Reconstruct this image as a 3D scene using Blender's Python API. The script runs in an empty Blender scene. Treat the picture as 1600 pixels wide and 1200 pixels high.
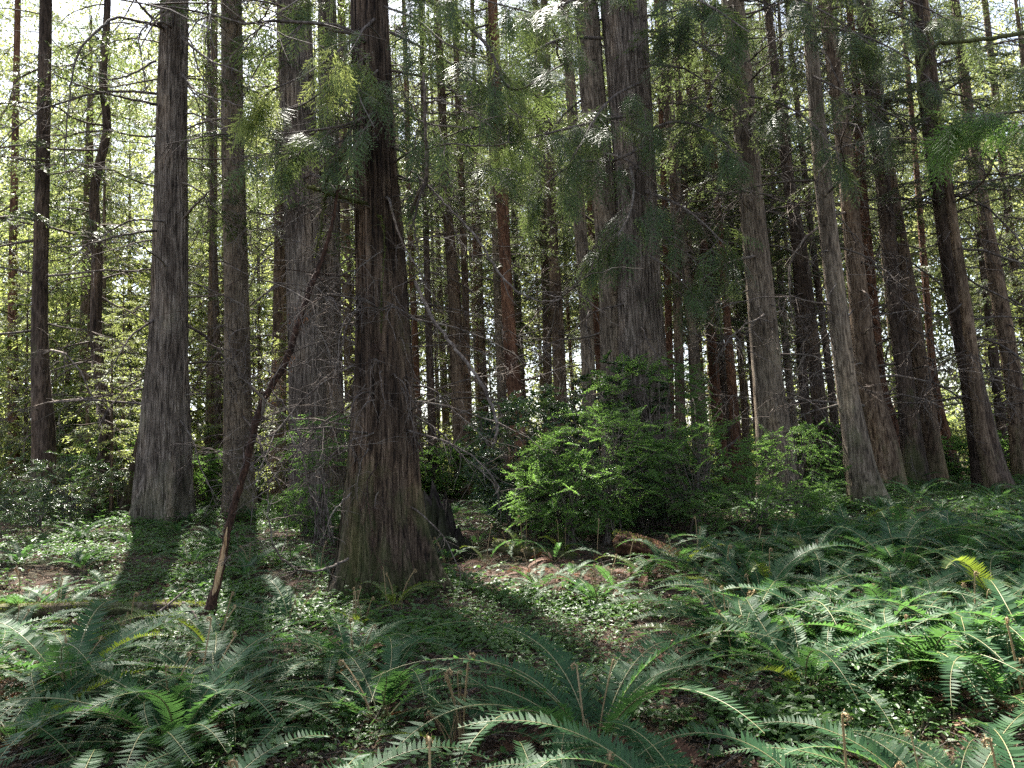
import bpy, math
import numpy as np
from mathutils import Vector, Matrix

rng = np.random.default_rng(11)
PI = math.pi
scene = bpy.context.scene
COL = scene.collection
def U(a, b, n=None): return rng.uniform(a, b, n)
def nrm(v): return v / np.maximum(np.linalg.norm(v, axis=-1, keepdims=True), 1e-9)

# ------------------------------------------------------------------ camera
FPX = 1164.0
PITCH, ROLL = math.radians(5.5), math.radians(2.7)
CAM = np.array([0.0, 0.0, 1.6])
_f = np.array([0, math.cos(PITCH), math.sin(PITCH)])
_r0 = np.array([1.0, 0, 0]); _u0 = np.array([0, -math.sin(PITCH), math.cos(PITCH)])
_r = math.cos(ROLL) * _r0 - math.sin(ROLL) * _u0
_u = math.cos(ROLL) * _u0 + math.sin(ROLL) * _r0
cam_d = bpy.data.cameras.new('camera'); cam = bpy.data.objects.new('camera', cam_d); COL.objects.link(cam)
cam_d.sensor_width = 36; cam_d.lens = FPX / 1600 * 36; cam_d.clip_start = 0.05; cam_d.clip_end = 2000
M = Matrix(((_r[0], _u[0], -_f[0], CAM[0]), (_r[1], _u[1], -_f[1], CAM[1]), (_r[2], _u[2], -_f[2], CAM[2]), (0, 0, 0, 1)))
cam.matrix_world = M
scene.camera = cam
def ray(px, py): return _f + (px - 800) / FPX * _r + (600 - py) / FPX * _u
def P(px, py, d):                                   # a photo pixel at distance d along the view axis' ground direction
    v = ray(px, py); return CAM + v * (d / v[1])
def project(p):
    q = np.asarray(p) - CAM; z = q @ _f
    return 800 + FPX * (q @ _r) / z, 600 - FPX * (q @ _u) / z

# ------------------------------------------------------------------ materials
def mat(name):
    m = bpy.data.materials.new(name); m.use_nodes = True
    nt = m.node_tree; nt.nodes.clear()
    out = nt.nodes.new('ShaderNodeOutputMaterial')
    return m, nt, out
def ramp(nt, fac, stops):
    n = nt.nodes.new('ShaderNodeValToRGB'); nt.links.new(fac, n.inputs[0])
    els = n.color_ramp.elements
    while len(els) < len(stops): els.new(0.5)
    for e, (p, c) in zip(els, stops): e.position = p; e.color = (*c, 1)
    return n.outputs[0]
def leaf_mat(name, cols, trans, rough=0.45, spec=0.5, tfac=0.4, scale=1.5):
    m, nt, out = mat(name); L = nt.links
    geo = nt.nodes.new('ShaderNodeNewGeometry'); oi = nt.nodes.new('ShaderNodeObjectInfo')
    noi = nt.nodes.new('ShaderNodeTexNoise'); noi.inputs['Scale'].default_value = scale
    L.new(geo.outputs['Position'], noi.inputs['Vector'])
    a = nt.nodes.new('ShaderNodeMath'); a.operation = 'MULTIPLY_ADD'; a.inputs[1].default_value = 0.55; a.inputs[2].default_value = 0.0
    L.new(geo.outputs['Random Per Island'], a.inputs[0])
    b = nt.nodes.new('ShaderNodeMath'); b.operation = 'MULTIPLY_ADD'; b.inputs[1].default_value = 0.6
    L.new(noi.outputs['Fac'], b.inputs[0]); L.new(a.outputs[0], b.inputs[2])
    c = nt.nodes.new('ShaderNodeMath'); c.operation = 'MULTIPLY_ADD'; c.inputs[1].default_value = 0.25; 
    L.new(oi.outputs['Random'], c.inputs[0]); L.new(b.outputs[0], c.inputs[2])
    d = nt.nodes.new('ShaderNodeMath'); d.operation = 'SUBTRACT'; d.inputs[1].default_value = 0.2; L.new(c.outputs[0], d.inputs[0])
    n = len(cols)
    base = ramp(nt, d.outputs[0], [(i / max(1, n - 1), cc) for i, cc in enumerate(cols)])
    p = nt.nodes.new('ShaderNodeBsdfPrincipled')
    L.new(base, p.inputs['Base Color']); p.inputs['Roughness'].default_value = rough; p.inputs['Specular IOR Level'].default_value = spec
    t = nt.nodes.new('ShaderNodeBsdfTranslucent')
    mx = nt.nodes.new('ShaderNodeMix'); mx.data_type = 'RGBA'; mx.blend_type = 'MULTIPLY'; mx.inputs[0].default_value = 0.0
    tc = ramp(nt, d.outputs[0], [(0, tuple(v * 0.75 for v in trans)), (1, tuple(v * 1.25 for v in trans))])
    L.new(tc, t.inputs['Color'])
    s = nt.nodes.new('ShaderNodeMixShader'); s.inputs[0].default_value = tfac
    L.new(p.outputs[0], s.inputs[1]); L.new(t.outputs[0], s.inputs[2]); L.new(s.outputs[0], out.inputs[0])
    return m
def bark_mat(name, dark, mid, light, moss=0.0, knots=0.5, zstretch=0.07, freq=26, lichen=0.3, bump=0.7, rough=0.92):
    m, nt, out = mat(name); L = nt.links
    tc = nt.nodes.new('ShaderNodeTexCoord'); oi = nt.nodes.new('ShaderNodeObjectInfo')
    off = nt.nodes.new('ShaderNodeVectorMath'); off.operation = 'SCALE'; off.inputs[0].default_value = (31, 17, 53)
    L.new(oi.outputs['Random'], off.inputs['Scale'])
    ad = nt.nodes.new('ShaderNodeVectorMath'); L.new(tc.outputs['Object'], ad.inputs[0]); L.new(off.outputs[0], ad.inputs[1])
    def mp(s):
        q = nt.nodes.new('ShaderNodeMapping'); q.inputs['Scale'].default_value = s; L.new(ad.outputs[0], q.inputs[0]); return q.outputs[0]
    n1 = nt.nodes.new('ShaderNodeTexNoise'); n1.inputs['Scale'].default_value = freq; n1.inputs['Detail'].default_value = 5; n1.inputs['Roughness'].default_value = 0.65
    n1.inputs['Distortion'].default_value = 0.25
    L.new(mp((1, 1, zstretch)), n1.inputs['Vector'])
    n2 = nt.nodes.new('ShaderNodeTexNoise'); n2.inputs['Scale'].default_value = 1.6; n2.inputs['Detail'].default_value = 6; n2.inputs['Roughness'].default_value = 0.7
    L.new(mp((1, 1, 0.5)), n2.inputs['Vector'])
    n3 = nt.nodes.new('ShaderNodeTexNoise'); n3.inputs['Scale'].default_value = 75; n3.inputs['Detail'].default_value = 3
    L.new(mp((1, 1, 0.3)), n3.inputs['Vector'])
    c1 = ramp(nt, n1.outputs['Fac'], [(0.36, dark), (0.5, mid), (0.66, light)])
    lc = nt.nodes.new('ShaderNodeMix'); lc.data_type = 'RGBA'; lc.inputs['B'].default_value = (light[0] * 1.25, light[1] * 1.3, light[2] * 1.25, 1)
    lf = ramp(nt, n2.outputs['Fac'], [(0.5, (0, 0, 0)), (0.72, (lichen,) * 3)])
    L.new(lf, lc.inputs['Factor']); L.new(c1, lc.inputs['A'])
    col = lc.outputs['Result']
    if knots:
        v = nt.nodes.new('ShaderNodeTexVoronoi'); v.inputs['Scale'].default_value = 3.6
        L.new(mp((1, 1, 1.5)), v.inputs['Vector'])
        kf = ramp(nt, v.outputs['Distance'], [(0.09, (knots,) * 3), (0.17, (0, 0, 0))])
        k = nt.nodes.new('ShaderNodeMix'); k.data_type = 'RGBA'; k.inputs['B'].default_value = (dark[0] * .4, dark[1] * .4, dark[2] * .4, 1)
        L.new(kf, k.inputs['Factor']); L.new(col, k.inputs['A']); col = k.outputs['Result']
    if moss:
        sp = nt.nodes.new('ShaderNodeSeparateXYZ'); L.new(tc.outputs['Object'], sp.inputs[0])
        mr = nt.nodes.new('ShaderNodeMapRange'); mr.inputs['From Min'].default_value = 0.1; mr.inputs['From Max'].default_value = 2.2
        mr.inputs['To Min'].default_value = 0.16; mr.inputs['To Max'].default_value = -0.05; L.new(sp.outputs['Z'], mr.inputs['Value'])
        a2 = nt.nodes.new('ShaderNodeMath'); L.new(mr.outputs[0], a2.inputs[0]); L.new(n2.outputs['Fac'], a2.inputs[1])
        mf = ramp(nt, a2.outputs[0], [(0.56, (0, 0, 0)), (0.68, (moss,) * 3)])
        g = nt.nodes.new('ShaderNodeMix'); g.data_type = 'RGBA'; g.inputs['B'].default_value = (0.06, 0.085, 0.02, 1)
        L.new(mf, g.inputs['Factor']); L.new(col, g.inputs['A']); col = g.outputs['Result']
    n4 = nt.nodes.new('ShaderNodeTexNoise'); n4.inputs['Scale'].default_value = 2.6; n4.inputs['Detail'].default_value = 3; L.new(mp((1, 1, .28)), n4.inputs['Vector'])
    pm = nt.nodes.new('ShaderNodeMix'); pm.data_type = 'RGBA'; pm.blend_type = 'MULTIPLY'; pm.inputs['Factor'].default_value = 1.0
    L.new(col, pm.inputs['A']); L.new(ramp(nt, n4.outputs['Fac'], [(0.32, (.5, .47, .45)), (0.52, (1, 1, 1)), (0.7, (1.3, 1.22, 1.1))]), pm.inputs['B']); col = pm.outputs['Result']
    p = nt.nodes.new('ShaderNodeBsdfPrincipled'); p.inputs['Roughness'].default_value = rough; p.inputs['Specular IOR Level'].default_value = 0.25
    L.new(col, p.inputs['Base Color'])
    hs = nt.nodes.new('ShaderNodeMath'); hs.operation = 'MULTIPLY_ADD'; hs.inputs[1].default_value = 0.35
    L.new(n3.outputs['Fac'], hs.inputs[0]); L.new(n1.outputs['Fac'], hs.inputs[2])
    bp = nt.nodes.new('ShaderNodeBump'); bp.inputs['Strength'].default_value = bump; bp.inputs['Distance'].default_value = 0.08
    L.new(hs.outputs[0], bp.inputs['Height']); L.new(bp.outputs[0], p.inputs['Normal'])
    L.new(p.outputs[0], out.inputs[0])
    return m

MT = {}
MT['bark_cedar'] = bark_mat('cedar_bark', (0.010, 0.006, 0.005), (0.08, 0.053, 0.037), (0.21, 0.15, 0.108), moss=0.5, knots=0.0, zstretch=0.09, freq=30, bump=1.0)
MT['bark_grey'] = bark_mat('grey_bark', (0.04, 0.03, 0.022), (0.155, 0.12, 0.088), (0.31, 0.25, 0.19), moss=0.35, knots=0.75, zstretch=0.12, freq=34)
MT['bark_lilac'] = bark_mat('pale_cedar_bark', (0.02, 0.015, 0.012), (0.15, 0.117, 0.093), (0.36, 0.30, 0.25), moss=0.25, knots=0.0, zstretch=0.07, freq=34, bump=1.0)
MT['bark_brown'] = bark_mat('brown_bark', (0.03, 0.018, 0.012), (0.13, 0.088, 0.058), (0.25, 0.185, 0.13), moss=0.3, knots=0.6, zstretch=0.16, freq=24)
MT['bark_red'] = bark_mat('reddish_bark', (0.04, 0.018, 0.011), (0.14, 0.066, 0.038), (0.25, 0.14, 0.09), moss=0.2, knots=0.5, zstretch=0.2, freq=22)
MT['bark_dark'] = bark_mat('dark_bark', (0.018, 0.012, 0.009), (0.072, 0.05, 0.037), (0.15, 0.112, 0.088), moss=0.5, knots=0.4, zstretch=0.16, freq=24)
MT['dead'] = bark_mat('dead_twig_bark', (0.035, 0.026, 0.022), (0.09, 0.07, 0.06), (0.2, 0.175, 0.155), knots=0, zstretch=0.5, freq=30, bump=0.3, lichen=0.5)
MT['dead_mossy'] = bark_mat('mossy_twig_bark', (0.03, 0.03, 0.012), (0.075, 0.08, 0.025), (0.15, 0.16, 0.06), knots=0, zstretch=0.6, freq=40, bump=0.8)
MT['sapling'] = bark_mat('dark_dead_bark', (0.012, 0.006, 0.004), (0.045, 0.023, 0.016), (0.10, 0.055, 0.038), knots=0, zstretch=0.4, freq=40, bump=0.8, lichen=0.1)
MT['rot'] = bark_mat('rotten_wood', (0.025, 0.010, 0.006), (0.075, 0.03, 0.016), (0.19, 0.10, 0.055), moss=0.0, knots=0, zstretch=0.08, freq=22, bump=1.0)
MT['char'] = bark_mat('weathered_stump_wood', (0.006, 0.005, 0.004), (0.022, 0.017, 0.015), (0.055, 0.045, 0.04), moss=0.25, knots=0, zstretch=0.07, freq=20, bump=1.0)
MT['split'] = bark_mat('bare_split_wood', (0.16, 0.09, 0.045), (0.34, 0.22, 0.12), (0.5, 0.37, 0.23), knots=0, zstretch=0.08, freq=40, bump=0.5)
MT['fir'] = leaf_mat('fir_needles', [(0.018, 0.036, 0.016), (0.04, 0.07, 0.026), (0.075, 0.115, 0.04)], (0.14, 0.18, 0.06), rough=0.5, spec=0.4, tfac=0.42, scale=0.7)
MT['cedar'] = leaf_mat('cedar_sprays', [(0.022, 0.042, 0.018), (0.05, 0.085, 0.028), (0.09, 0.14, 0.04)], (0.15, 0.20, 0.055), rough=0.5, spec=0.3, tfac=0.36, scale=1.2)
MT['spring'] = leaf_mat('fresh_needles', [(0.035, 0.07, 0.02), (0.07, 0.12, 0.03), (0.11, 0.17, 0.04)], (0.30, 0.345, 0.10), rough=0.5, spec=0.4, tfac=0.5, scale=0.8)
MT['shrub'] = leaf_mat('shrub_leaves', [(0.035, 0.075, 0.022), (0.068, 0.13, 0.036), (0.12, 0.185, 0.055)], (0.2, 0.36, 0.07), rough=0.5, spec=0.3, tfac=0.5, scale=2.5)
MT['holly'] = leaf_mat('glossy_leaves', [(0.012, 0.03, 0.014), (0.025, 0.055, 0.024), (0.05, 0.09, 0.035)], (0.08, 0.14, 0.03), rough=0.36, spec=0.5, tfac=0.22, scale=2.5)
MT['cover'] = leaf_mat('ground_cover_leaves', [(0.02, 0.048, 0.012), (0.04, 0.086, 0.02), (0.075, 0.135, 0.035)], (0.13, 0.26, 0.05), rough=0.45, spec=0.36, tfac=0.34, scale=1.6)
MT['fern'] = leaf_mat('fern_pinnae', [(0.011, 0.038, 0.014), (0.023, 0.066, 0.024), (0.045, 0.1, 0.034)], (0.09, 0.2, 0.045), rough=0.55, spec=0.22, tfac=0.36, scale=2.0)
MT['fern_y'] = leaf_mat('yellowing_fern_pinnae', [(0.04, 0.075, 0.018), (0.07, 0.105, 0.022), (0.11, 0.13, 0.03)], (0.2, 0.27, 0.03), rough=0.45, spec=0.4, tfac=0.4, scale=2.0)
MT['fern_d'] = leaf_mat('withered_fern_pinnae', [(0.05, 0.022, 0.014), (0.105, 0.05, 0.03), (0.18, 0.11, 0.065)], (0.16, 0.07, 0.03), rough=0.7, spec=0.2, tfac=0.25, scale=3.0)
MT['rachis'] = leaf_mat('fern_stalk', [(0.09, 0.10, 0.035), (0.16, 0.15, 0.06), (0.2, 0.19, 0.08)], (0.1, 0.1, 0.03), rough=0.5, tfac=0.05)
MT['fiddle'] = leaf_mat('scaly_tan_stalk', [(0.14, 0.09, 0.04), (0.25, 0.17, 0.08), (0.36, 0.27, 0.14)], (0.2, 0.15, 0.06), rough=0.7, tfac=0.1, scale=30)
MT['litter'] = leaf_mat('fallen_leaves', [(0.035, 0.02, 0.014), (0.085, 0.05, 0.034), (0.17, 0.11, 0.075), (0.27, 0.2, 0.15)], (0.15, 0.08, 0.03), rough=0.75, spec=0.2, tfac=0.12, scale=4)
MT['moss'] = leaf_mat('moss', [(0.035, 0.05, 0.012), (0.07, 0.095, 0.02), (0.12, 0.14, 0.03)], (0.2, 0.24, 0.04), rough=0.8, spec=0.2, tfac=0.25, scale=6)
MT['fardist'] = leaf_mat('distant_leaves', [(0.025, 0.04, 0.017), (0.05, 0.074, 0.03), (0.09, 0.118, 0.05)], (0.27, 0.295, 0.105), rough=0.6, spec=0.3, tfac=0.5, scale=0.25)

def ground_mat():
    m, nt, out = mat('forest_floor'); L = nt.links
    tc = nt.nodes.new('ShaderNodeTexCoord')
    def noise(s, d=6, r=0.65):
        n = nt.nodes.new('ShaderNodeTexNoise'); n.inputs['Scale'].default_value = s; n.inputs['Detail'].default_value = d; n.inputs['Roughness'].default_value = r
        L.new(tc.outputs['Object'], n.inputs['Vector']); return n.outputs['Fac']
    a = noise(9); b = noise(0.6, 4); c = noise(45, 4, 0.7)
    c1 = ramp(nt, a, [(0.3, (0.022, 0.014, 0.010)), (0.52, (0.06, 0.038, 0.027)), (0.72, (0.12, 0.08, 0.058))])
    c2 = ramp(nt, c, [(0.35, (0.02, 0.022, 0.01)), (0.65, (0.05, 0.065, 0.02))])
    mx = nt.nodes.new('ShaderNodeMix'); mx.data_type = 'RGBA'
    L.new(ramp(nt, b, [(0.46, (0, 0, 0)), (0.6, (0.8,) * 3)]), mx.inputs['Factor']); L.new(c1, mx.inputs['A']); L.new(c2, mx.inputs['B'])
    p = nt.nodes.new('ShaderNodeBsdfPrincipled'); p.inputs['Roughness'].default_value = 0.95; p.inputs['Specular IOR Level'].default_value = 0.2
    L.new(mx.outputs['Result'], p.inputs['Base Color'])
    bp = nt.nodes.new('ShaderNodeBump'); bp.inputs['Strength'].default_value = 0.9; bp.inputs['Distance'].default_value = 0.04
    L.new(c, bp.inputs['Height']); L.new(bp.outputs[0], p.inputs['Normal']); L.new(p.outputs[0], out.inputs[0])
    return m
MT['ground'] = ground_mat()
def stone_mat():
    m, nt, out = mat('dark_stone'); L = nt.links
    n = nt.nodes.new('ShaderNodeTexNoise'); n.inputs['Scale'].default_value = 30; n.inputs['Detail'].default_value = 6
    p = nt.nodes.new('ShaderNodeBsdfPrincipled'); p.inputs['Roughness'].default_value = 0.6
    L.new(ramp(nt, n.outputs['Fac'], [(0.35, (0.02, 0.016, 0.016)), (0.7, (0.09, 0.075, 0.08))]), p.inputs['Base Color']); L.new(p.outputs[0], out.inputs[0])
    return m
MT['stone'] = stone_mat()

# ------------------------------------------------------------------ mesh builder
class MB:
    def __init__(s): s.v = []; s.q = []; s.qm = []; s.n = 0; s.sm = []
    def add(s, v, q, m=0, smooth=False):            # q: (k,4) or (k,3) index array
        v = np.asarray(v, float).reshape(-1, 3); q = np.asarray(q, int)
        if q.shape[1] == 3: q = np.c_[q, np.full(len(q), -1)]
        q2 = np.where(q >= 0, q + s.n, -1)
        s.v.append(v); s.q.append(q2); s.qm.append(np.full(len(q), m)); s.sm.append(np.full(len(q), smooth)); s.n += len(v)
    def arrays(s): return np.concatenate(s.v), np.concatenate(s.q), np.concatenate(s.qm), np.concatenate(s.sm)
    def addarr(s, arr, R=None, t=None):
        v, q, m, sm = arr
        if R is not None: v = v @ R.T
        if t is not None: v = v + t
        s.v.append(v); s.q.append(np.where(q >= 0, q + s.n, -1)); s.qm.append(m); s.sm.append(sm); s.n += len(v)
    def mesh(s, name, mats):
        v, q, m, sm = s.arrays()
        me = bpy.data.meshes.new(name)
        me.vertices.add(len(v)); me.vertices.foreach_set('co', v.astype(np.float32).ravel())
        tot = np.where(q[:, 3] >= 0, 4, 3); start = np.concatenate([[0], np.cumsum(tot)[:-1]])
        flat = q.ravel(); flat = flat[flat >= 0]
        me.loops.add(len(flat)); me.loops.foreach_set('vertex_index', flat.astype(np.int32))
        me.polygons.add(len(q)); me.polygons.foreach_set('loop_start', start.astype(np.int32)); me.polygons.foreach_set('loop_total', tot.astype(np.int32))
        me.polygons.foreach_set('material_index', m.astype(np.int32)); me.polygons.foreach_set('use_smooth', sm.astype(bool))
        for x in mats: me.materials.append(MT[x])
        me.update(calc_edges=True)
        return me
def obj(name, me, parent=None, loc=None, rotz=0, scale=None, rot=None):
    o = bpy.data.objects.new(name, me); COL.objects.link(o)
    if parent is not None: o.parent = parent
    if loc is not None: o.location = loc
    if rot is not None: o.rotation_euler = rot
    elif rotz: o.rotation_euler = (0, 0, rotz)
    if scale is not None: o.scale = (scale,) * 3 if np.isscalar(scale) else scale
    return o
def tag(o, label=None, cat=None, group=None, kind=None):
    if label: o['label'] = label
    if cat: o['category'] = cat
    if group: o['group'] = group
    if kind: o['kind'] = kind
    return o

def tube(mb, pts, rad, sides=6, m=0, cap=True):
    pts = np.asarray(pts, float); n = len(pts); rad = np.broadcast_to(np.asarray(rad, float), (n,))
    T = nrm(np.gradient(pts, axis=0))
    ref = np.array([0, 0, 1.0]) if abs(T[0][2]) < 0.9 else np.array([0, 1.0, 0])
    A = nrm(np.cross(T, ref)); B = np.cross(T, A)
    th = np.arange(sides) * 2 * PI / sides
    ring = pts[:, None] + rad[:, None, None] * (np.cos(th)[None, :, None] * A[:, None] + np.sin(th)[None, :, None] * B[:, None])
    i = np.arange(n - 1)[:, None] * sides; j = np.arange(sides)[None]; jn = (j + 1) % sides
    q = np.stack([i + j, i + jn, i + sides + jn, i + sides + j], -1).reshape(-1, 4)
    mb.add(ring.reshape(-1, 3), q, m, True)
def sticks(mb, p0, p1, r0, r1, m=1):                # many 3-sided sticks at once
    p0 = np.asarray(p0); p1 = np.asarray(p1); T = nrm(p1 - p0)
    ref = np.where(np.abs(T[:, 2:3]) < 0.9, np.array([[0, 0, 1.0]]), np.array([[0, 1.0, 0]]))
    A = nrm(np.cross(T, ref)); B = np.cross(T, A); k = len(p0)
    r0 = np.broadcast_to(r0, (k,))[:, None]; r1 = np.broadcast_to(r1, (k,))[:, None]
    vs = []
    for p, r in ((p0, r0), (p1, r1)):
        for t in (0, 2.094, 4.189): vs.append(p + r * (math.cos(t) * A + math.sin(t) * B))
    v = np.stack(vs, 1).reshape(-1, 3); b = np.arange(k)[:, None] * 6
    q = np.concatenate([b + np.array([[0, 1, 4, 3]]), b + np.array([[1, 2, 5, 4]]), b + np.array([[2, 0, 3, 5]])])
    mb.add(v, q, m, True)
def leaves(mb, p, d, nrml, L, W, m=0, pos=0.45):     # pointed leaves as four-cornered faces
    d = nrm(d); s = nrm(np.cross(d, nrml)); k = len(p)
    L = np.broadcast_to(L, (k,))[:, None]; W = np.broadcast_to(W, (k,))[:, None]
    v = np.stack([p, p + d * L * pos + s * W * .5, p + d * L, p + d * L * pos - s * W * .5], 1).reshape(-1, 3)
    mb.add(v, np.arange(4 * k).reshape(-1, 4), m)
def oval_leaves(mb, p, d, nrml, L, W, m=0, fold=0.18):
    d = nrm(d); s = nrm(np.cross(d, nrml)); n = np.cross(s, d); k = len(p)
    L = np.broadcast_to(L, (k,))[:, None]; W = np.broadcast_to(W, (k,))[:, None]
    v = np.stack([p, p + d * L * .3 + s * W * .45 + n * W * fold, p + d * L * .72 + s * W * .42 + n * W * fold, p + d * L - n * W * .1,
                  p + d * L * .72 - s * W * .42 + n * W * fold, p + d * L * .3 - s * W * .45 + n * W * fold], 1).reshape(-1, 3)
    b = np.arange(k)[:, None] * 6
    mb.add(v, np.concatenate([b + np.array([[0, 1, 2, 3]]), b + np.array([[0, 3, 4, 5]])]), m)
def rotz(a): c, s = math.cos(a), math.sin(a); return np.array([[c, -s, 0], [s, c, 0], [0, 0, 1.0]])
def roty(a): c, s = math.cos(a), math.sin(a); return np.array([[c, 0, s], [0, 1.0, 0], [-s, 0, c]])
def rotx(a): c, s = math.cos(a), math.sin(a); return np.array([[1.0, 0, 0], [0, c, -s], [0, s, c]])
def smooth_path(pts, n):
    pts = np.asarray(pts, float); k = len(pts)
    t = np.linspace(0, k - 1, n); out = []
    pp = np.vstack([2 * pts[0] - pts[1], pts, 2 * pts[-1] - pts[-2]])
    for x in t:
        i = min(int(x), k - 2); u = x - i
        a, b, c, d = pp[i], pp[i + 1], pp[i + 2], pp[i + 3]
        out.append(0.5 * ((2 * b) + (c - a) * u + (2 * a - 5 * b + 4 * c - d) * u * u + (3 * b - a - 3 * c + d) * u ** 3))
    return np.array(out)
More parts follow.
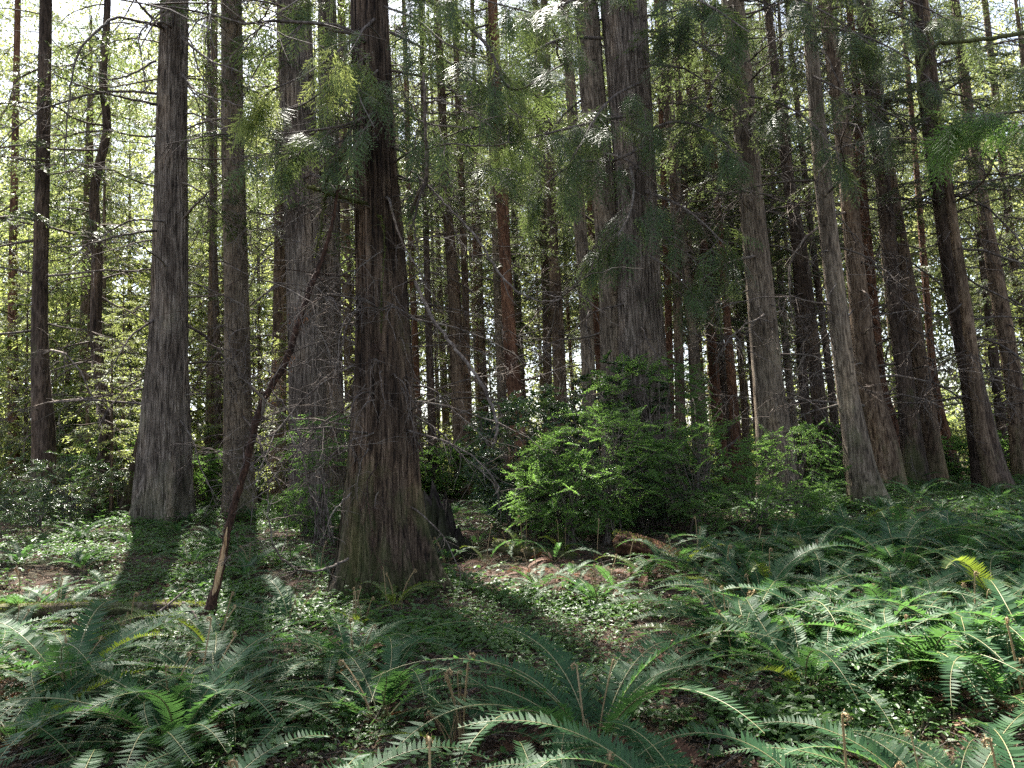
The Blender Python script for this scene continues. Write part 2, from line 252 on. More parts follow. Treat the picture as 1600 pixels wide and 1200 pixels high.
# ------------------------------------------------------------------ the trees the photo shows one by one
# name, label, distance, bark, [(x, y, width) from the base up], crown start, crown kind, dead branches
CEDAR_G, STAND_G = 'large old trunks', 'conifers standing through the wood'
TREES = [
 ('cedar_tree', 'thick brown cedar with deeply furrowed bark and flared roots, twin stems fused along a seam', 8.8, 'bark_cedar',
  [(606, 925, 132), (604, 880, 122), (600, 800, 110), (601, 600, 88), (594, 400, 76), (588, 280, 68), (580, 60, 60)], 10.5, 'cedar', 16),
 ('cedar_tree', 'broad grey cedar with smooth fibrous bark rising from the sunlit mound, base widely flared', 15.5, 'bark_lilac',
  [(250, 815, 90), (254, 760, 84), (257, 700, 76), (262, 560, 58), (265, 480, 54), (268, 200, 46), (274, 0, 41)], 12.5, 'cedar', 16),
 ('conifer_tree', 'straight grey trunk with small dark knots, just behind the dead leaning sapling', 17.5, 'bark_grey',
  [(374, 815, 56), (373, 760, 48), (371, 600, 41), (369, 450, 37), (364, 250, 35), (362, 40, 33)], 13.5, 'fir', 18),
 ('conifer_tree', 'slim brown trunk hugging the edge of the massive furrowed grey cedar', 20, 'bark_brown',
  [(428, 812, 30), (433, 720, 26), (436, 560, 22), (439, 300, 19), (440, 60, 16)], 12, 'fir', 10),
 ('cedar_tree', 'massive furrowed grey cedar with a paler cedar pressed against its side', 16.5, 'bark_lilac',
  [(482, 825, 70), (482, 740, 60), (478, 560, 53), (470, 300, 56), (462, 100, 54), (458, 0, 52)], 13, 'cedar', 12),
 ('cedar_tree', 'pale grey cedar pressed against the massive furrowed cedar, greenish at its foot', 19, 'bark_lilac',
  [(524, 795, 40), (522, 700, 31), (518, 500, 30), (515, 300, 32), (512, 50, 30)], 14, 'cedar', 10),
 ('conifer_tree', 'thin brown trunk between the pale grey cedar and the thick brown cedar', 26, 'bark_brown',
  [(547, 775, 20), (546, 620, 15), (541, 430, 15), (536, 200, 13), (533, 0, 12)], 12, 'fir', 8),
 ('conifer_tree', 'thin orange brown trunk close behind the thick brown cedar, above the stump', 28, 'bark_red',
  [(657, 772, 14), (655, 700, 12), (648, 520, 10), (640, 330, 9), (634, 100, 8)], 11, 'fir', 10),
 ('conifer_tree', 'straight dark narrow trunk directly behind the broken stump', 21, 'bark_dark',
  [(677, 770, 18), (676, 700, 14), (670, 520, 11), (664, 300, 9), (660, 100, 8)], 10, 'fir', 14),
 ('conifer_tree', 'mossy brown trunk with a second stem close by, beyond the broken stump', 21, 'bark_brown',
  [(725, 785, 32), (722, 700, 28), (714, 560, 22), (708, 440, 19), (697, 300, 14), (688, 100, 12)], 11, 'fir', 12),
 ('conifer_tree', 'slender brown trunk leaning close to the mossy brown one beyond the stump', 22, 'bark_brown',
  [(738, 780, 18), (733, 680, 13), (729, 560, 12), (727, 450, 11), (721, 300, 11), (712, 60, 9)], 12, 'fir', 10),
 ('conifer_tree', 'thin pole-like trunk in the gap between mossy brown and red-brown trunks', 30, 'bark_brown',
  [(757, 765, 12), (754, 600, 10), (751, 450, 8), (744, 250, 7), (738, 0, 6)], 10, 'fir', 10),
 ('conifer_tree', 'red-brown scaly trunk rising behind the dark holly-like bush', 20, 'bark_red',
  [(812, 775, 34), (806, 640, 25), (799, 560, 22), (792, 450, 19), (784, 300, 20), (772, 60, 17)], 11, 'fir', 14),
 ('conifer_tree', 'brown trunk behind the dark bush, partner to a thicker one beside it', 27, 'bark_brown',
  [(858, 770, 18), (855, 560, 14), (853, 450, 13), (846, 310, 12), (838, 50, 10)], 10, 'fir', 10),
 ('conifer_tree', 'thicker brown trunk with bright rim, behind the dark bush', 24, 'bark_brown',
  [(880, 775, 26), (875, 600, 21), (870, 480, 20), (862, 330, 15), (853, 60, 12)], 11, 'fir', 10),
 ('conifer_tree', 'smooth pale grey slim trunk leaning opposite to its neighbours, beside the giant pale cedar', 17.5, 'bark_grey',
  [(925, 775, 26), (920, 600, 22), (914, 450, 20), (903, 310, 20), (893, 160, 17), (883, 20, 15)], 12, 'fir', 8),
 ('cedar_tree', 'giant pale cedar, bulkier stem of the joined pair above the green bushes', 14, 'bark_lilac',
  [(1010, 815, 110), (1008, 700, 86), (1004, 560, 74), (999, 430, 65), (992, 250, 64), (982, 100, 68), (975, 0, 74)], 12.5, 'cedar', 12),
 ('cedar_tree', 'lichen-spotted lighter stem joined to the giant pale cedar on its shaded flank', 14.2, 'bark_grey',
  [(966, 812, 56), (964, 700, 46), (956, 500, 36), (948, 350, 38), (930, 180, 40), (916, 0, 38)], 13, 'cedar', 8),
 ('conifer_tree', 'narrow brown trunk close beside the giant pale cedar', 22, 'bark_brown',
  [(1066, 780, 20), (1062, 600, 15), (1058, 450, 14), (1050, 250, 13), (1032, 60, 10)], 10, 'fir', 10),
 ('conifer_tree', 'second narrow brown trunk beside the giant pale cedar, slightly thinner', 24, 'bark_red',
  [(1050, 780, 15), (1046, 560, 11), (1043, 450, 11), (1036, 260, 9), (1028, 60, 8)], 10, 'fir', 10),
 ('conifer_tree', 'greyish trunk with sunlit edge over the bright shrub', 22, 'bark_grey',
  [(1100, 775, 22), (1095, 650, 17), (1090, 600, 16), (1074, 450, 14), (1058, 290, 11), (1040, 60, 10)], 11, 'fir', 10),
 ('conifer_tree', 'thin grey stem between the sunlit edged trunk and a dark brown trunk', 27, 'bark_grey',
  [(1128, 770, 14), (1120, 640, 11), (1104, 450, 10), (1092, 300, 8), (1075, 60, 7)], 9, 'fir', 10),
 ('conifer_tree', 'dark brown trunk crossing the pale gap near the stout grey conifer', 23, 'bark_red',
  [(1158, 775, 20), (1150, 680, 16), (1142, 580, 14), (1132, 450, 11), (1120, 300, 11), (1100, 60, 9)], 10, 'fir', 12),
 ('conifer_tree', 'very thin dark pole next to the stout grey conifer', 29, 'bark_dark',
  [(1172, 765, 11), (1163, 620, 9), (1151, 500, 8), (1140, 330, 7), (1120, 60, 6)], 9, 'fir', 10),
 ('conifer_tree', 'stout grey conifer with knotty bark leaning over the shrubs', 14, 'bark_grey',
  [(1218, 800, 72), (1213, 730, 60), (1207, 660, 52), (1200, 600, 45), (1187, 450, 42), (1172, 300, 37), (1160, 150, 36), (1144, 0, 36)], 12.5, 'fir', 22),
 ('conifer_tree', 'blackish red trunk standing against the light beside the stout grey conifer', 22, 'bark_dark',
  [(1290, 745, 30), (1280, 640, 23), (1274, 580, 21), (1252, 410, 24), (1226, 240, 16), (1205, 60, 13)], 11, 'fir', 16),
 ('conifer_tree', 'dark slender pole between the blackish red trunk and the smooth grey one', 25, 'bark_dark',
  [(1312, 745, 18), (1298, 600, 11), (1285, 500, 10), (1272, 400, 10), (1256, 260, 9), (1235, 60, 8)], 10, 'fir', 14),
 ('conifer_tree', 'smooth light grey trunk leaning, its dark foot flared among low twigs', 13, 'bark_grey',
  [(1362, 795, 66), (1346, 740, 48), (1336, 680, 38), (1322, 600, 31), (1305, 450, 29), (1290, 320, 27), (1278, 200, 24), (1261, 0, 20)], 12, 'fir', 22),
 ('conifer_tree', 'sturdy brown-grey trunk with lit flank, partly hidden by the smooth light grey one', 16.5, 'bark_brown',
  [(1390, 768, 56), (1376, 680, 44), (1356, 600, 36), (1340, 450, 28), (1316, 200, 25), (1302, 100, 22), (1288, 0, 20)], 12, 'fir', 22),
 ('conifer_tree', 'orange brown trunk catching strong sun along one edge', 19, 'bark_red',
  [(1402, 765, 34), (1390, 660, 24), (1376, 600, 18), (1362, 450, 15), (1348, 300, 14), (1335, 100, 12)], 12, 'fir', 12),
 ('conifer_tree', 'blackish trunk with rough plates, between the orange brown and the evenly grey trunk', 18, 'bark_dark',
  [(1432, 765, 44), (1424, 690, 32), (1414, 600, 26), (1396, 450, 22), (1376, 250, 21), (1360, 150, 16), (1345, 0, 14)], 11, 'fir', 20),
 ('conifer_tree', 'evenly grey trunk leaning beyond the fern slope, free of branches low down', 19, 'bark_brown',
  [(1466, 765, 34), (1455, 690, 28), (1442, 600, 24), (1419, 450, 22), (1395, 300, 18), (1366, 100, 14), (1354, 0, 13)], 12, 'fir', 20),
 ('conifer_tree', 'crooked small orange trunk glowing in the sun low behind the grey leaning trunks', 25, 'bark_red',
  [(1498, 760, 20), (1484, 700, 15), (1468, 640, 13), (1456, 560, 11), (1446, 440, 10), (1430, 240, 8)], 9, 'fir', 8),
 ('conifer_tree', 'big dark trunk with rough plated bark at the edge of the sunlit grass', 17.5, 'bark_dark',
  [(1556, 778, 62), (1542, 720, 46), (1520, 600, 32), (1492, 450, 30), (1474, 330, 27), (1449, 170, 23), (1435, 40, 19)], 10, 'fir', 24),
 ('conifer_tree', 'lighter slim trunk crossing in front of the big dark plated trunk', 16.5, 'bark_brown',
  [(1556, 782, 30), (1543, 720, 22), (1530, 660, 19), (1512, 500, 17), (1490, 350, 14), (1468, 180, 11), (1448, 20, 9)], 11, 'fir', 16),
 ('conifer_tree', 'dark brown trunk leaning at the photo edge with a snapped pale twig', 20, 'bark_brown',
  [(1602, 755, 36), (1592, 690, 26), (1584, 600, 24), (1559, 450, 23), (1538, 330, 18), (1518, 200, 14), (1495, 20, 12)], 10, 'fir', 18),
 ('conifer_tree', 'thin trunk cut by the photo edge beyond the dark leaning one', 24, 'bark_brown',
  [(1650, 745, 20), (1620, 600, 15), (1590, 450, 14), (1572, 300, 12), (1550, 100, 10)], 9, 'fir', 14),
 ('conifer_tree', 'wavy dark trunk near the photo edge, swollen low and ringed by glossy shrubs', 17, 'bark_dark',
  [(66, 815, 42), (68, 740, 34), (68, 670, 33), (64, 600, 27), (62, 500, 23), (64, 400, 21), (68, 200, 20), (72, 0, 18)], 9, 'cedar', 14),
 ('conifer_tree', 'crooked slender trunk bent like a snake against the bright sky gap', 18.5, 'bark_dark',
  [(138, 818, 30), (150, 770, 25), (165, 700, 20), (159, 610, 18), (150, 530, 17), (152, 400, 16), (147, 300, 14), (157, 250, 14), (168, 200, 13), (161, 120, 12), (168, 0, 10)], 9, 'cedar', 14),
 ('conifer_tree', 'sunlit thin trunk half hidden by foliage at the photo edge', 27, 'bark_red',
  [(22, 780, 18), (20, 600, 15), (20, 450, 13), (24, 200, 10), (28, 0, 9)], 9, 'fir', 10),
 ('conifer_tree', 'brown trunk in the bright gap between the broad grey and the knotty straight trunk', 25, 'bark_brown',
  [(328, 780, 20), (329, 680, 17), (330, 580, 14), (333, 350, 12), (335, 0, 10)], 8, 'fir', 8),
 ('conifer_tree', 'leaning thin stem propped behind the flared foot of the broad grey cedar', 17.5, 'bark_dark',
  [(192, 808, 16), (206, 745, 14), (226, 660, 12), (244, 560, 10), (256, 420, 8)], 8, 'fir', 0),
]
# ------------------------------------------------------------------ the ground, shaped to pass under their feet
ctrl = []
for t in TREES:
    b = P(t[4][0][0], t[4][0][1], t[2]); ctrl.append((b[0], b[1], b[2]))
for px, py, z in [(0, 1200, 0.0), (800, 1200, 0.0), (1600, 1200, 0.0), (800, 1000, 0.0), (1200, 1000, .05), (330, 965, 0.05), (100, 960, .05), (1500, 900, .22), (1580, 1000, .12)]:
    v = ray(px, py); d = (z - CAM[2]) / v[2]; q = CAM + v * d; ctrl.append((q[0], q[1], z))
ctrl += [(x, y, 0.5) for x in (-30, 0, 30) for y in (40, 60)] + [(x, y, 0.0) for x in (-8, 0, 8) for y in (-2, -8, 0.5)]
ctrl += [(-30, 20, .8), (26, 16, .4), (-12, 8, .4), (9, 6, .25), (-8, 10.5, .5)]
ctrl = np.array(ctrl)
def height(x, y):
    x = np.asarray(x, float); y = np.asarray(y, float)
    d2 = (x[..., None] - ctrl[:, 0]) ** 2 + (y[..., None] - ctrl[:, 1]) ** 2
    w = 1 / (d2 + 0.6) ** 1.6
    h = (w * ctrl[:, 2]).sum(-1) / w.sum(-1)
    bump = 0.035 * np.sin(2.3 * x + 1.1 * y) * np.sin(1.7 * y - .6 * x + 1) + 0.02 * np.sin(5.1 * x + 2) * np.sin(4.3 * y + 1.3 * x) + 0.05 * np.sin(.9 * x + .5) * np.sin(.8 * y)
    r = np.hypot(x, y)
    return h * np.clip(1.3 - r / 250, 0.3, 1) + bump
def ghit(px, py, lift=0.0):                          # where a photo pixel meets the ground
    v = ray(px, py); z = 0.0
    for _ in range(12):
        if v[2] >= -0.005: return None
        d = (z + lift - CAM[2]) / v[2]; q = CAM + v * d; z = float(height(q[0], q[1]))
    return np.array([q[0], q[1], z])
def gpt(x, y, dz=0.0): return np.array([x, y, float(height(x, y)) + dz])
a = np.linspace(-1, 1, 261); gx = np.sign(a) * (np.abs(a) * 14 + np.abs(a) ** 5 * 600)
a = np.linspace(0, 1, 261); gy = -10 + a * 42 + a ** 5 * 700
X, Y = np.meshgrid(gx, gy); Z = height(X, Y)
Z += rng.normal(0, 0.012, Z.shape) * (np.hypot(X, Y) < 30)
n = 261; mb = MB()
i = np.arange(n - 1)[:, None] * n + np.arange(n - 1)[None]
mb.add(np.stack([X, Y, Z], -1).reshape(-1, 3), np.stack([i, i + 1, i + n + 1, i + n], -1).reshape(-1, 4), 0, True)
tag(obj('ground', mb.mesh('ground', ['ground'])), kind='structure')

# ------------------------------------------------------------------ foliage shapes
def bough(L, kind, seed, dens=1.0):
    """a living branch along +X: limb, side twigs and flat sprays"""
    r = np.random.default_rng(seed); mb = MB()
    s = np.linspace(0, 1, 9)
    rise, droop = (0.28, 0.5) if kind == 'fir' else (0.25, 0.62)
    wob = r.normal(0, 0.03 * L, 3)
    def pos(t): return np.stack([L * t, wob[0] * np.sin(3 * t) + wob[1] * np.sin(6 * t), L * (rise * t - droop * t * t * .8)], -1)
    tube(mb, pos(s), np.linspace(0.016, 0.004, 9) * L / 2.2, 4, 1)
    m = int(L / 0.085 * dens)
    t = np.repeat(np.sort(r.uniform(0.12, 1, m)), 2); side = np.tile([1, -1], m)
    keep = r.random(len(t)) < 0.86; t, side = t[keep], side[keep]; k = len(t)
    l = L * 0.40 * np.clip(1.12 - t, .08, 1) ** .75 * np.minimum(1, .45 + 1.7 * t) * r.uniform(.55, 1.2, k)
    ang = np.radians(r.uniform(42, 72, k)); p0 = pos(t)
    dd = np.stack([np.cos(ang), side * np.sin(ang), r.normal(-0.05, .13, k)], -1)
    dp = (0.45 if kind == 'cedar' else 0.28) * r.uniform(.6, 1.4, k)
    segs = 3
    def bpos(u): return p0 + dd * (l * u)[:, None] - np.stack([0 * l, 0 * l, l * dp * u * u], -1)
    for q in range(segs):
        u0, u1 = np.full(k, q / segs), np.full(k, (q + 1) / segs)
        sticks(mb, bpos(u0), bpos(u1), 0.005 * (1 - .25 * q), 0.005 * (1 - .25 * (q + 1)), 1)
    nl = np.maximum(3, (l / 0.042 * dens).astype(int)); idx = np.repeat(np.arange(k), nl); K = len(idx)
    u = r.uniform(0.08, 1.0, K); sd = r.choice([-1, 1], K)
    base = p0[idx] + dd[idx] * (l[idx] * u)[:, None]; base[:, 2] -= l[idx] * dp[idx] * u * u
    fw = dd[idx].copy(); fw[:, 2] -= 2 * dp[idx] * u; fw = nrm(fw)
    up = np.array([0, 0, 1.0]) + r.normal(0, .35, (K, 3)); sv = nrm(np.cross(fw, up))
    an = np.radians(r.uniform(20, 62, K))[:, None]
    d = fw * np.cos(an) + sv * sd[:, None] * np.sin(an) + r.normal(0, .1, (K, 3))
    if kind == 'cedar': d[:, 2] -= r.uniform(.1, .55, K)
    leaves(mb, base, d, up, r.uniform(.055, .12, K), r.uniform(.02, .04, K) * (1.3 if kind == 'cedar' else 1), 0)
    return mb.arrays()
BOUGH = {k: [bough(L, k, 100 + j, de) for j, (L, de) in enumerate([(2.6, 1), (2.2, 1), (3.0, .9), (1.5, 1.1), (1.2, 1.1)])] for k in ('fir', 'cedar')}
BLEN = [2.6, 2.2, 3.0, 1.5, 1.2]
def arr_mesh(a, name, mats):
    m_ = MB(); m_.addarr(a); return m_.mesh(name, mats)
BMESH = {k: [arr_mesh(a, 'bough', ['fir' if k == 'fir' else 'cedar', 'dead']) for a in BOUGH[k][:3]] for k in BOUGH}
def crown_mesh(name, kind, h, r0, nb, seed, leafmat, top=0.35, small=False):
    r = np.random.default_rng(seed); mb = MB(); az = r.uniform(0, 6.28)
    for i in range(nb):
        t = (i + r.uniform(0, 1)) / nb; z = h * t
        L = max(.35, r0 * ((1 - t) ** .75) * r.uniform(.55, 1.12) * min(1, .65 + 2.2 * t) + top * .5)
        az += 2.4 + r.normal(0, .5)
        j = r.integers(3, 5) if small or L < 1.5 else r.integers(0, 3)
        sc = L / BLEN[j]
        el = math.radians(-8 + 34 * t + r.normal(0, 7))
        R = rotz(az) @ roty(-el) @ rotx(r.normal(0, .2)) * sc
        mb.addarr(BOUGH[kind][j], R, np.array([0, 0, z]))
    tube(mb, [(0, 0, 0), (0, 0, h + .3)], [0.05 if not small else .03, .01], 5, 1)
    return mb.mesh(name, [leafmat, 'dead'])
CROWN = {
 'fir': [crown_mesh('fir_crown', 'fir', 14, 3.4, 92, 200 + i, 'fir') for i in range(3)],
 'cedar': [crown_mesh('cedar_crown', 'cedar', 14, 3.7, 92, 220 + i, 'cedar') for i in range(2)],
 'thin': [crown_mesh('high_crown', 'fir', 12, 3.0, 40, 260 + i, 'fir') for i in range(2)],
 'low': [crown_mesh('understorey_crown', k, 5.6, 1.9, 46, 240 + i, 'spring', small=True) for i, k in enumerate(('fir', 'fir', 'cedar'))],
}
def dead_branch_mesh(seed, L, rad, ntw, droop, bark='dead', curve=0.35):
    r = np.random.default_rng(seed); mb = MB(); n = 9
    p = [np.zeros(3)]; d = np.array([1, 0, r.uniform(-.15, .35)])
    for i in range(n - 1):
        d = nrm(d + r.normal(0, .13, 3) + np.array([0, 0, -droop * .12])); p.append(p[-1] + d * L / (n - 1))
    p = np.array(p); tube(mb, p, np.linspace(rad, rad * .22, n), 5)
    for _ in range(ntw):
        i = r.integers(2, n - 1); b = p[i] + (p[i + 1 if i + 1 < n else i] - p[i]) * r.random()
        td = nrm(np.array([r.uniform(.2, 1), r.choice([-1, 1]) * r.uniform(.3, 1), r.normal(-.15, .4)]))
        l = L * r.uniform(.1, .38); q = [b]
        for _k in range(4): td = nrm(td + r.normal(0, .22, 3) + np.array([0, 0, -.1])); q.append(q[-1] + td * l / 4)
        tube(mb, q, np.linspace(rad * .38, rad * .12, 5), 3)
        if r.random() < .6:
            b2 = q[2]; td2 = nrm(td + r.normal(0, .6, 3)); tube(mb, [b2, b2 + td2 * l * .25, b2 + td2 * l * .5 + np.array([0, 0, -.02])], [rad * .2, rad * .15, rad * .08], 3)
    return mb.mesh('dead_branch', [bark])
DEAD = [dead_branch_mesh(300 + i, L, ra, nt, dr) for i, (L, ra, nt, dr) in enumerate(
    [(1.0, .012, 7, .4), (1.5, .016, 11, .8), (2.0, .018, 14, 1.0), (2.4, .02, 16, .6), (1.3, .014, 9, 1.6), (0.7, .010, 5, .2), (1.8, .016, 14, 1.5), (2.6, .02, 18, 1.1), (.4, .012, 2, .1), (.28, .014, 0, .1)])]

# ------------------------------------------------------------------ trunks
def trunk_mesh(name, pts, rad, bark, sides, rings, flute, seed, seam=None, flare=0.0, stubs=0):
    r = np.random.default_rng(seed); mb = MB()
    # resample so that rings crowd towards the foot
    seg = np.concatenate([[0], np.cumsum(np.linalg.norm(np.diff(pts, axis=0), axis=1))])
    tt = seg[-1] * np.linspace(0, 1, rings) ** 1.5
    sp = smooth_path(pts, 400); ss = np.concatenate([[0], np.cumsum(np.linalg.norm(np.diff(sp, axis=0), axis=1))]); ss *= seg[-1] / ss[-1]
    c = np.stack([np.interp(tt, ss, sp[:, k]) for k in range(3)], -1); ra = np.interp(tt, seg, rad)
    th = np.arange(sides) * 2 * PI / sides; zz = tt[:, None]; T = th[None]
    disp = np.zeros((rings, sides))
    for k, amp in [(3, .5), (5, .45), (8, .4), (13, .42), (19, .4), (29, .35), (43, .3)]:
        if k * 2.5 > sides: break
        disp += amp * np.sin(k * T + r.uniform(0, 6.28) + r.uniform(.3, 1.1) * np.sin(zz * r.uniform(.5, 1.6) + r.uniform(0, 6)) + zz * r.normal(0, .22)) * r.uniform(.7, 1)
    R = ra[:, None] * (1 + flute * disp)
    if flare:
        lob = 1.5 * sum(a_ * np.sin(k * T + r.uniform(0, 6.28)) for k, a_ in [(3, .35), (5, .5), (7, .5), (4, .3), (11, .3)])
        if name == 'trunk' and sides > 150: lob = lob * .35 + sum(a_ * np.exp(-((((T - b_ + PI) % (2 * PI)) - PI) / w_) ** 2) for a_, b_, w_ in [(1.9, -.42, .2), (1.1, -.9, .13), (1.5, -2.45, .24), (.9, -1.95, .14), (.75, -1.45, .12), (1.2, 3.3, .25), (1.0, .5, .3)]) - .45
        R = R + flare * np.exp(-zz / (.5 if sides > 150 else .4)) * np.clip(.25 + .6 * lob, -.2, 1.5)
    if seam:
        for a0, dp, w in seam:
            dth = (T - a0 - .05 * np.sin(zz * .9) + PI) % (2 * PI) - PI
            R = R * (1 - dp * np.clip(zz / 1.0, .25, 1) * np.exp(-(dth / w) ** 2))
    V = np.stack([c[:, None, 0] + R * np.cos(T), c[:, None, 1] + R * np.sin(T), np.broadcast_to(c[:, None, 2], R.shape)], -1)
    i = np.arange(rings - 1)[:, None] * sides; j = np.arange(sides)[None]; jn = (j + 1) % sides
    mb.add(V.reshape(-1, 3), np.stack([i + j, i + jn, i + sides + jn, i + sides + j], -1).reshape(-1, 4), 0, True)
    if stubs:
        k = stubs; i0 = (r.random(k) ** .8 * (rings * .62)).astype(int) + 2; j0 = r.integers(0, sides, k); Ls = r.uniform(.12, .8, k); wd = r.uniform(.006, .022, k)
        zs = c[i0, 2]
        V2 = []; tj = th[j0] + 0.0; dr = r.normal(0, .05, k)
        for q in range(5):
            z = zs + Ls * q / 4; ii = np.clip(np.searchsorted(c[:, 2], z), 1, rings - 1); f = np.clip((z - c[ii - 1, 2]) / np.maximum(c[ii, 2] - c[ii - 1, 2], 1e-6), 0, 1)
            cc = c[ii - 1] * (1 - f)[:, None] + c[ii] * f[:, None]; t_ = tj + dr * q / 4; jj = np.round(t_ / (2 * PI) * sides).astype(int) % sides
            Rz = R[ii - 1, jj] * (1 - f) + R[ii, jj] * f + .003 + np.where(q == 0, r.uniform(.0, .02, k), 0) + np.where(q == 4, r.uniform(0, .008, k), 0)
            for s_ in (-1, 1):
                a_ = t_ + s_ * wd * (1 - .35 * abs(q - 2) / 2) / np.maximum(Rz, .05) * .5
                V2.append(np.stack([cc[:, 0] + (Rz + (.004 if s_ > 0 else 0)) * np.cos(a_), cc[:, 1] + (Rz + (.004 if s_ > 0 else 0)) * np.sin(a_), z], -1))
        V2 = np.stack(V2, 1).reshape(-1, 3); b_ = np.arange(k)[:, None] * 10
        mb.add(V2, np.concatenate([b_ + np.array([[2 * q, 2 * q + 1, 2 * q + 3, 2 * q + 2]]) for q in range(4)]), 0, False)
    return mb.mesh(name, [bark]), c, ra
def make_tree(spec, k, H=None, group=STAND_G, rich=1):
    name, label, D, bark, pl, cs, ckind, nd = spec; nd = nd * 2 if D < 40 else nd
    pts = np.array([P(x, y, D) for x, y, w in pl]); rad = np.array([w / 2 / FPX * D for x, y, w in pl])
    g = float(height(pts[0][0], pts[0][1]))
    pts[0][2] = min(pts[0][2], g)
    H = H or 27 + (k * 7 % 5)
    d = nrm(pts[-1] - pts[-3]); topz = pts[-1][2]
    rest = max(.5, g + H - topz)
    dz = nrm(np.array([d[0] * .6, d[1], d[2]]))
    ext = [pts[-1] + dz * rest * u for u in (.33, .66, 1)]; er = [rad[-1] * (1 - .85 * u) for u in (.33, .66, 1)]
    first = pts[0] + np.array([0, 0, -.2])
    P3 = np.vstack([first, pts, ext]); RR = np.concatenate([[rad[0] * 1.08], rad, er])
    root = obj(name, None, loc=tuple(pts[0])); tag(root, label, 'tree', group)
    big = name == 'cedar_tree'
    cs = 17.5
    central = k == 0
    me, c, ra = trunk_mesh('trunk', P3 - pts[0], RR, bark, 180 if central else (110 if big else 40), 150 if central else (90 if big else 56), .072 if central else (.05 if big else .034), 500 + k,
        seam=[(-PI / 2 - .12, .16, .10), (-PI / 2 + .6, .07, .09), (-2.4, .07, .1)] if central else ([(-PI / 2 - .5, .06, .1), (-1.0, .05, .08)] if big else None), flare=(.42 if central else .26) if big else .07, stubs=1500 if central else (700 if big else 160))
    obj('trunk', me, root)
    c = c + pts[0]
    def at(z):
        q = np.array([np.interp(z, c[:, 2], c[:, i]) for i in range(3)]); return q, float(np.interp(z, c[:, 2], ra))
    q, _ = at(g + cs); cm = CROWN['thin'][k % 2]
    obj('crown', cm, root, loc=tuple(q - pts[0]), rotz=k * 1.7, scale=((.5, .5, .7) if k in (1, 4, 41) else (.8, .8, .8) if k in (2, 3, 5) else (.9, .9, max(.7, (H - cs) / 14))))
    for i in range(nd):
        z = g + (1.8 + (min(cs, 13) + 1 - 1.8) * (i + U(0, 1)) / nd)
        q, rr = at(z); az = U(0, 6.28)
        if i % 3: az = U(-PI * .95, PI * .05) if i % 2 else (U(-.6, .4) if U(0, 1) < .5 else PI + U(-.4, .6))
        m = DEAD[int(rng.integers(0, 10))]; q = q + np.array([math.cos(az), math.sin(az), 0]) * rr * .8 - pts[0]
        obj('dead_branch', m, root, loc=tuple(q), rot=(U(-.5, .5), U(-.15, .35), az), scale=U(.7, 1.35) * (1 if D < 15 else 1.35))
    if D > 13.5 and nd and k not in (17,):
        nbo = (17 if D < 19.5 else 22) if k != 16 else 6 + (2 if pts[0][0] < -3 else 0)
        for i in range(nbo):
            z = g + (8.5 if k == 16 else 6.6 if D < 19.5 else 6.5) + (5 if k == 16 else 7.5 if D < 19.5 else 11) * (i + U(0, 1)) / nbo; q, rr = at(z); az = U(0, 6.28)
            obj('bough', BMESH[ckind][i % 3], root, loc=tuple(q - pts[0]), rot=(U(-.25, .25), U(-.1, .3), az), scale=U(.55, 1.0))
    return root, at
ROOTS = []
for k, sp in enumerate(TREES): ROOTS.append(make_tree(sp, k))
LAND = [((605, 900), 'thick brown cedar'), ((705, 820), 'broken stump'), ((325, 955), 'dead leaning sapling'), ((250, 815), 'broad grey cedar'),
        ((1015, 860), 'rotten red log'), ((1355, 790), 'smooth grey trunk'), ((1107, 945), 'round dark stone'),
        ((1556, 778), 'big dark plated trunk'), ((160, 940), 'mossy fallen log'), ((66, 815), 'wavy dark trunk'),
        ((60, 1190), 'mossy bottom corner'), ((1560, 1190), 'ferny bottom corner'), ((800, 1195), 'bottom edge'),
        ((1010, 780), 'giant pale cedar'), ((482, 820), 'furrowed cedar'), ((1215, 790), 'stout grey conifer')]
ORD = 'first second third fourth fifth sixth seventh eighth ninth tenth eleventh twelfth thirteenth fourteenth fifteenth sixteenth seventeenth eighteenth nineteenth twentieth'.split()
PENDING = {}
def later(o, phrase): PENDING.setdefault(phrase, []).append(o)    # named at the end, once everything stands
def name_all():
    bpy.context.view_layer.update()
    for phrase, os_ in PENDING.items():
        by = {}
        for o in os_:
            x, y = project(np.array(o.matrix_world.translation))
            ds = sorted((math.hypot(x - lx, (y - ly) * 1.6), i) for i, ((lx, ly), _) in enumerate(LAND))
            A = ds[0][1]; ax, ay = LAND[A][0]
            best = max((i for _, i in ds[1:7]), key=lambda i: ((x - ax) * (LAND[i][0][0] - ax) + (y - ay) * (LAND[i][0][1] - ay)) / (math.hypot(LAND[i][0][0] - ax, LAND[i][0][1] - ay) + 1))
            by.setdefault((A, best), []).append((ds[0][0], o))
        for (A, B), l in by.items():
            l.sort(key=lambda t: t[0])
            for r_, (_, o) in enumerate(l):
                o['label'] = f"{phrase}, {ORD[min(r_, 19)]} from {LAND[A][1]} towards {LAND[B][1]}"
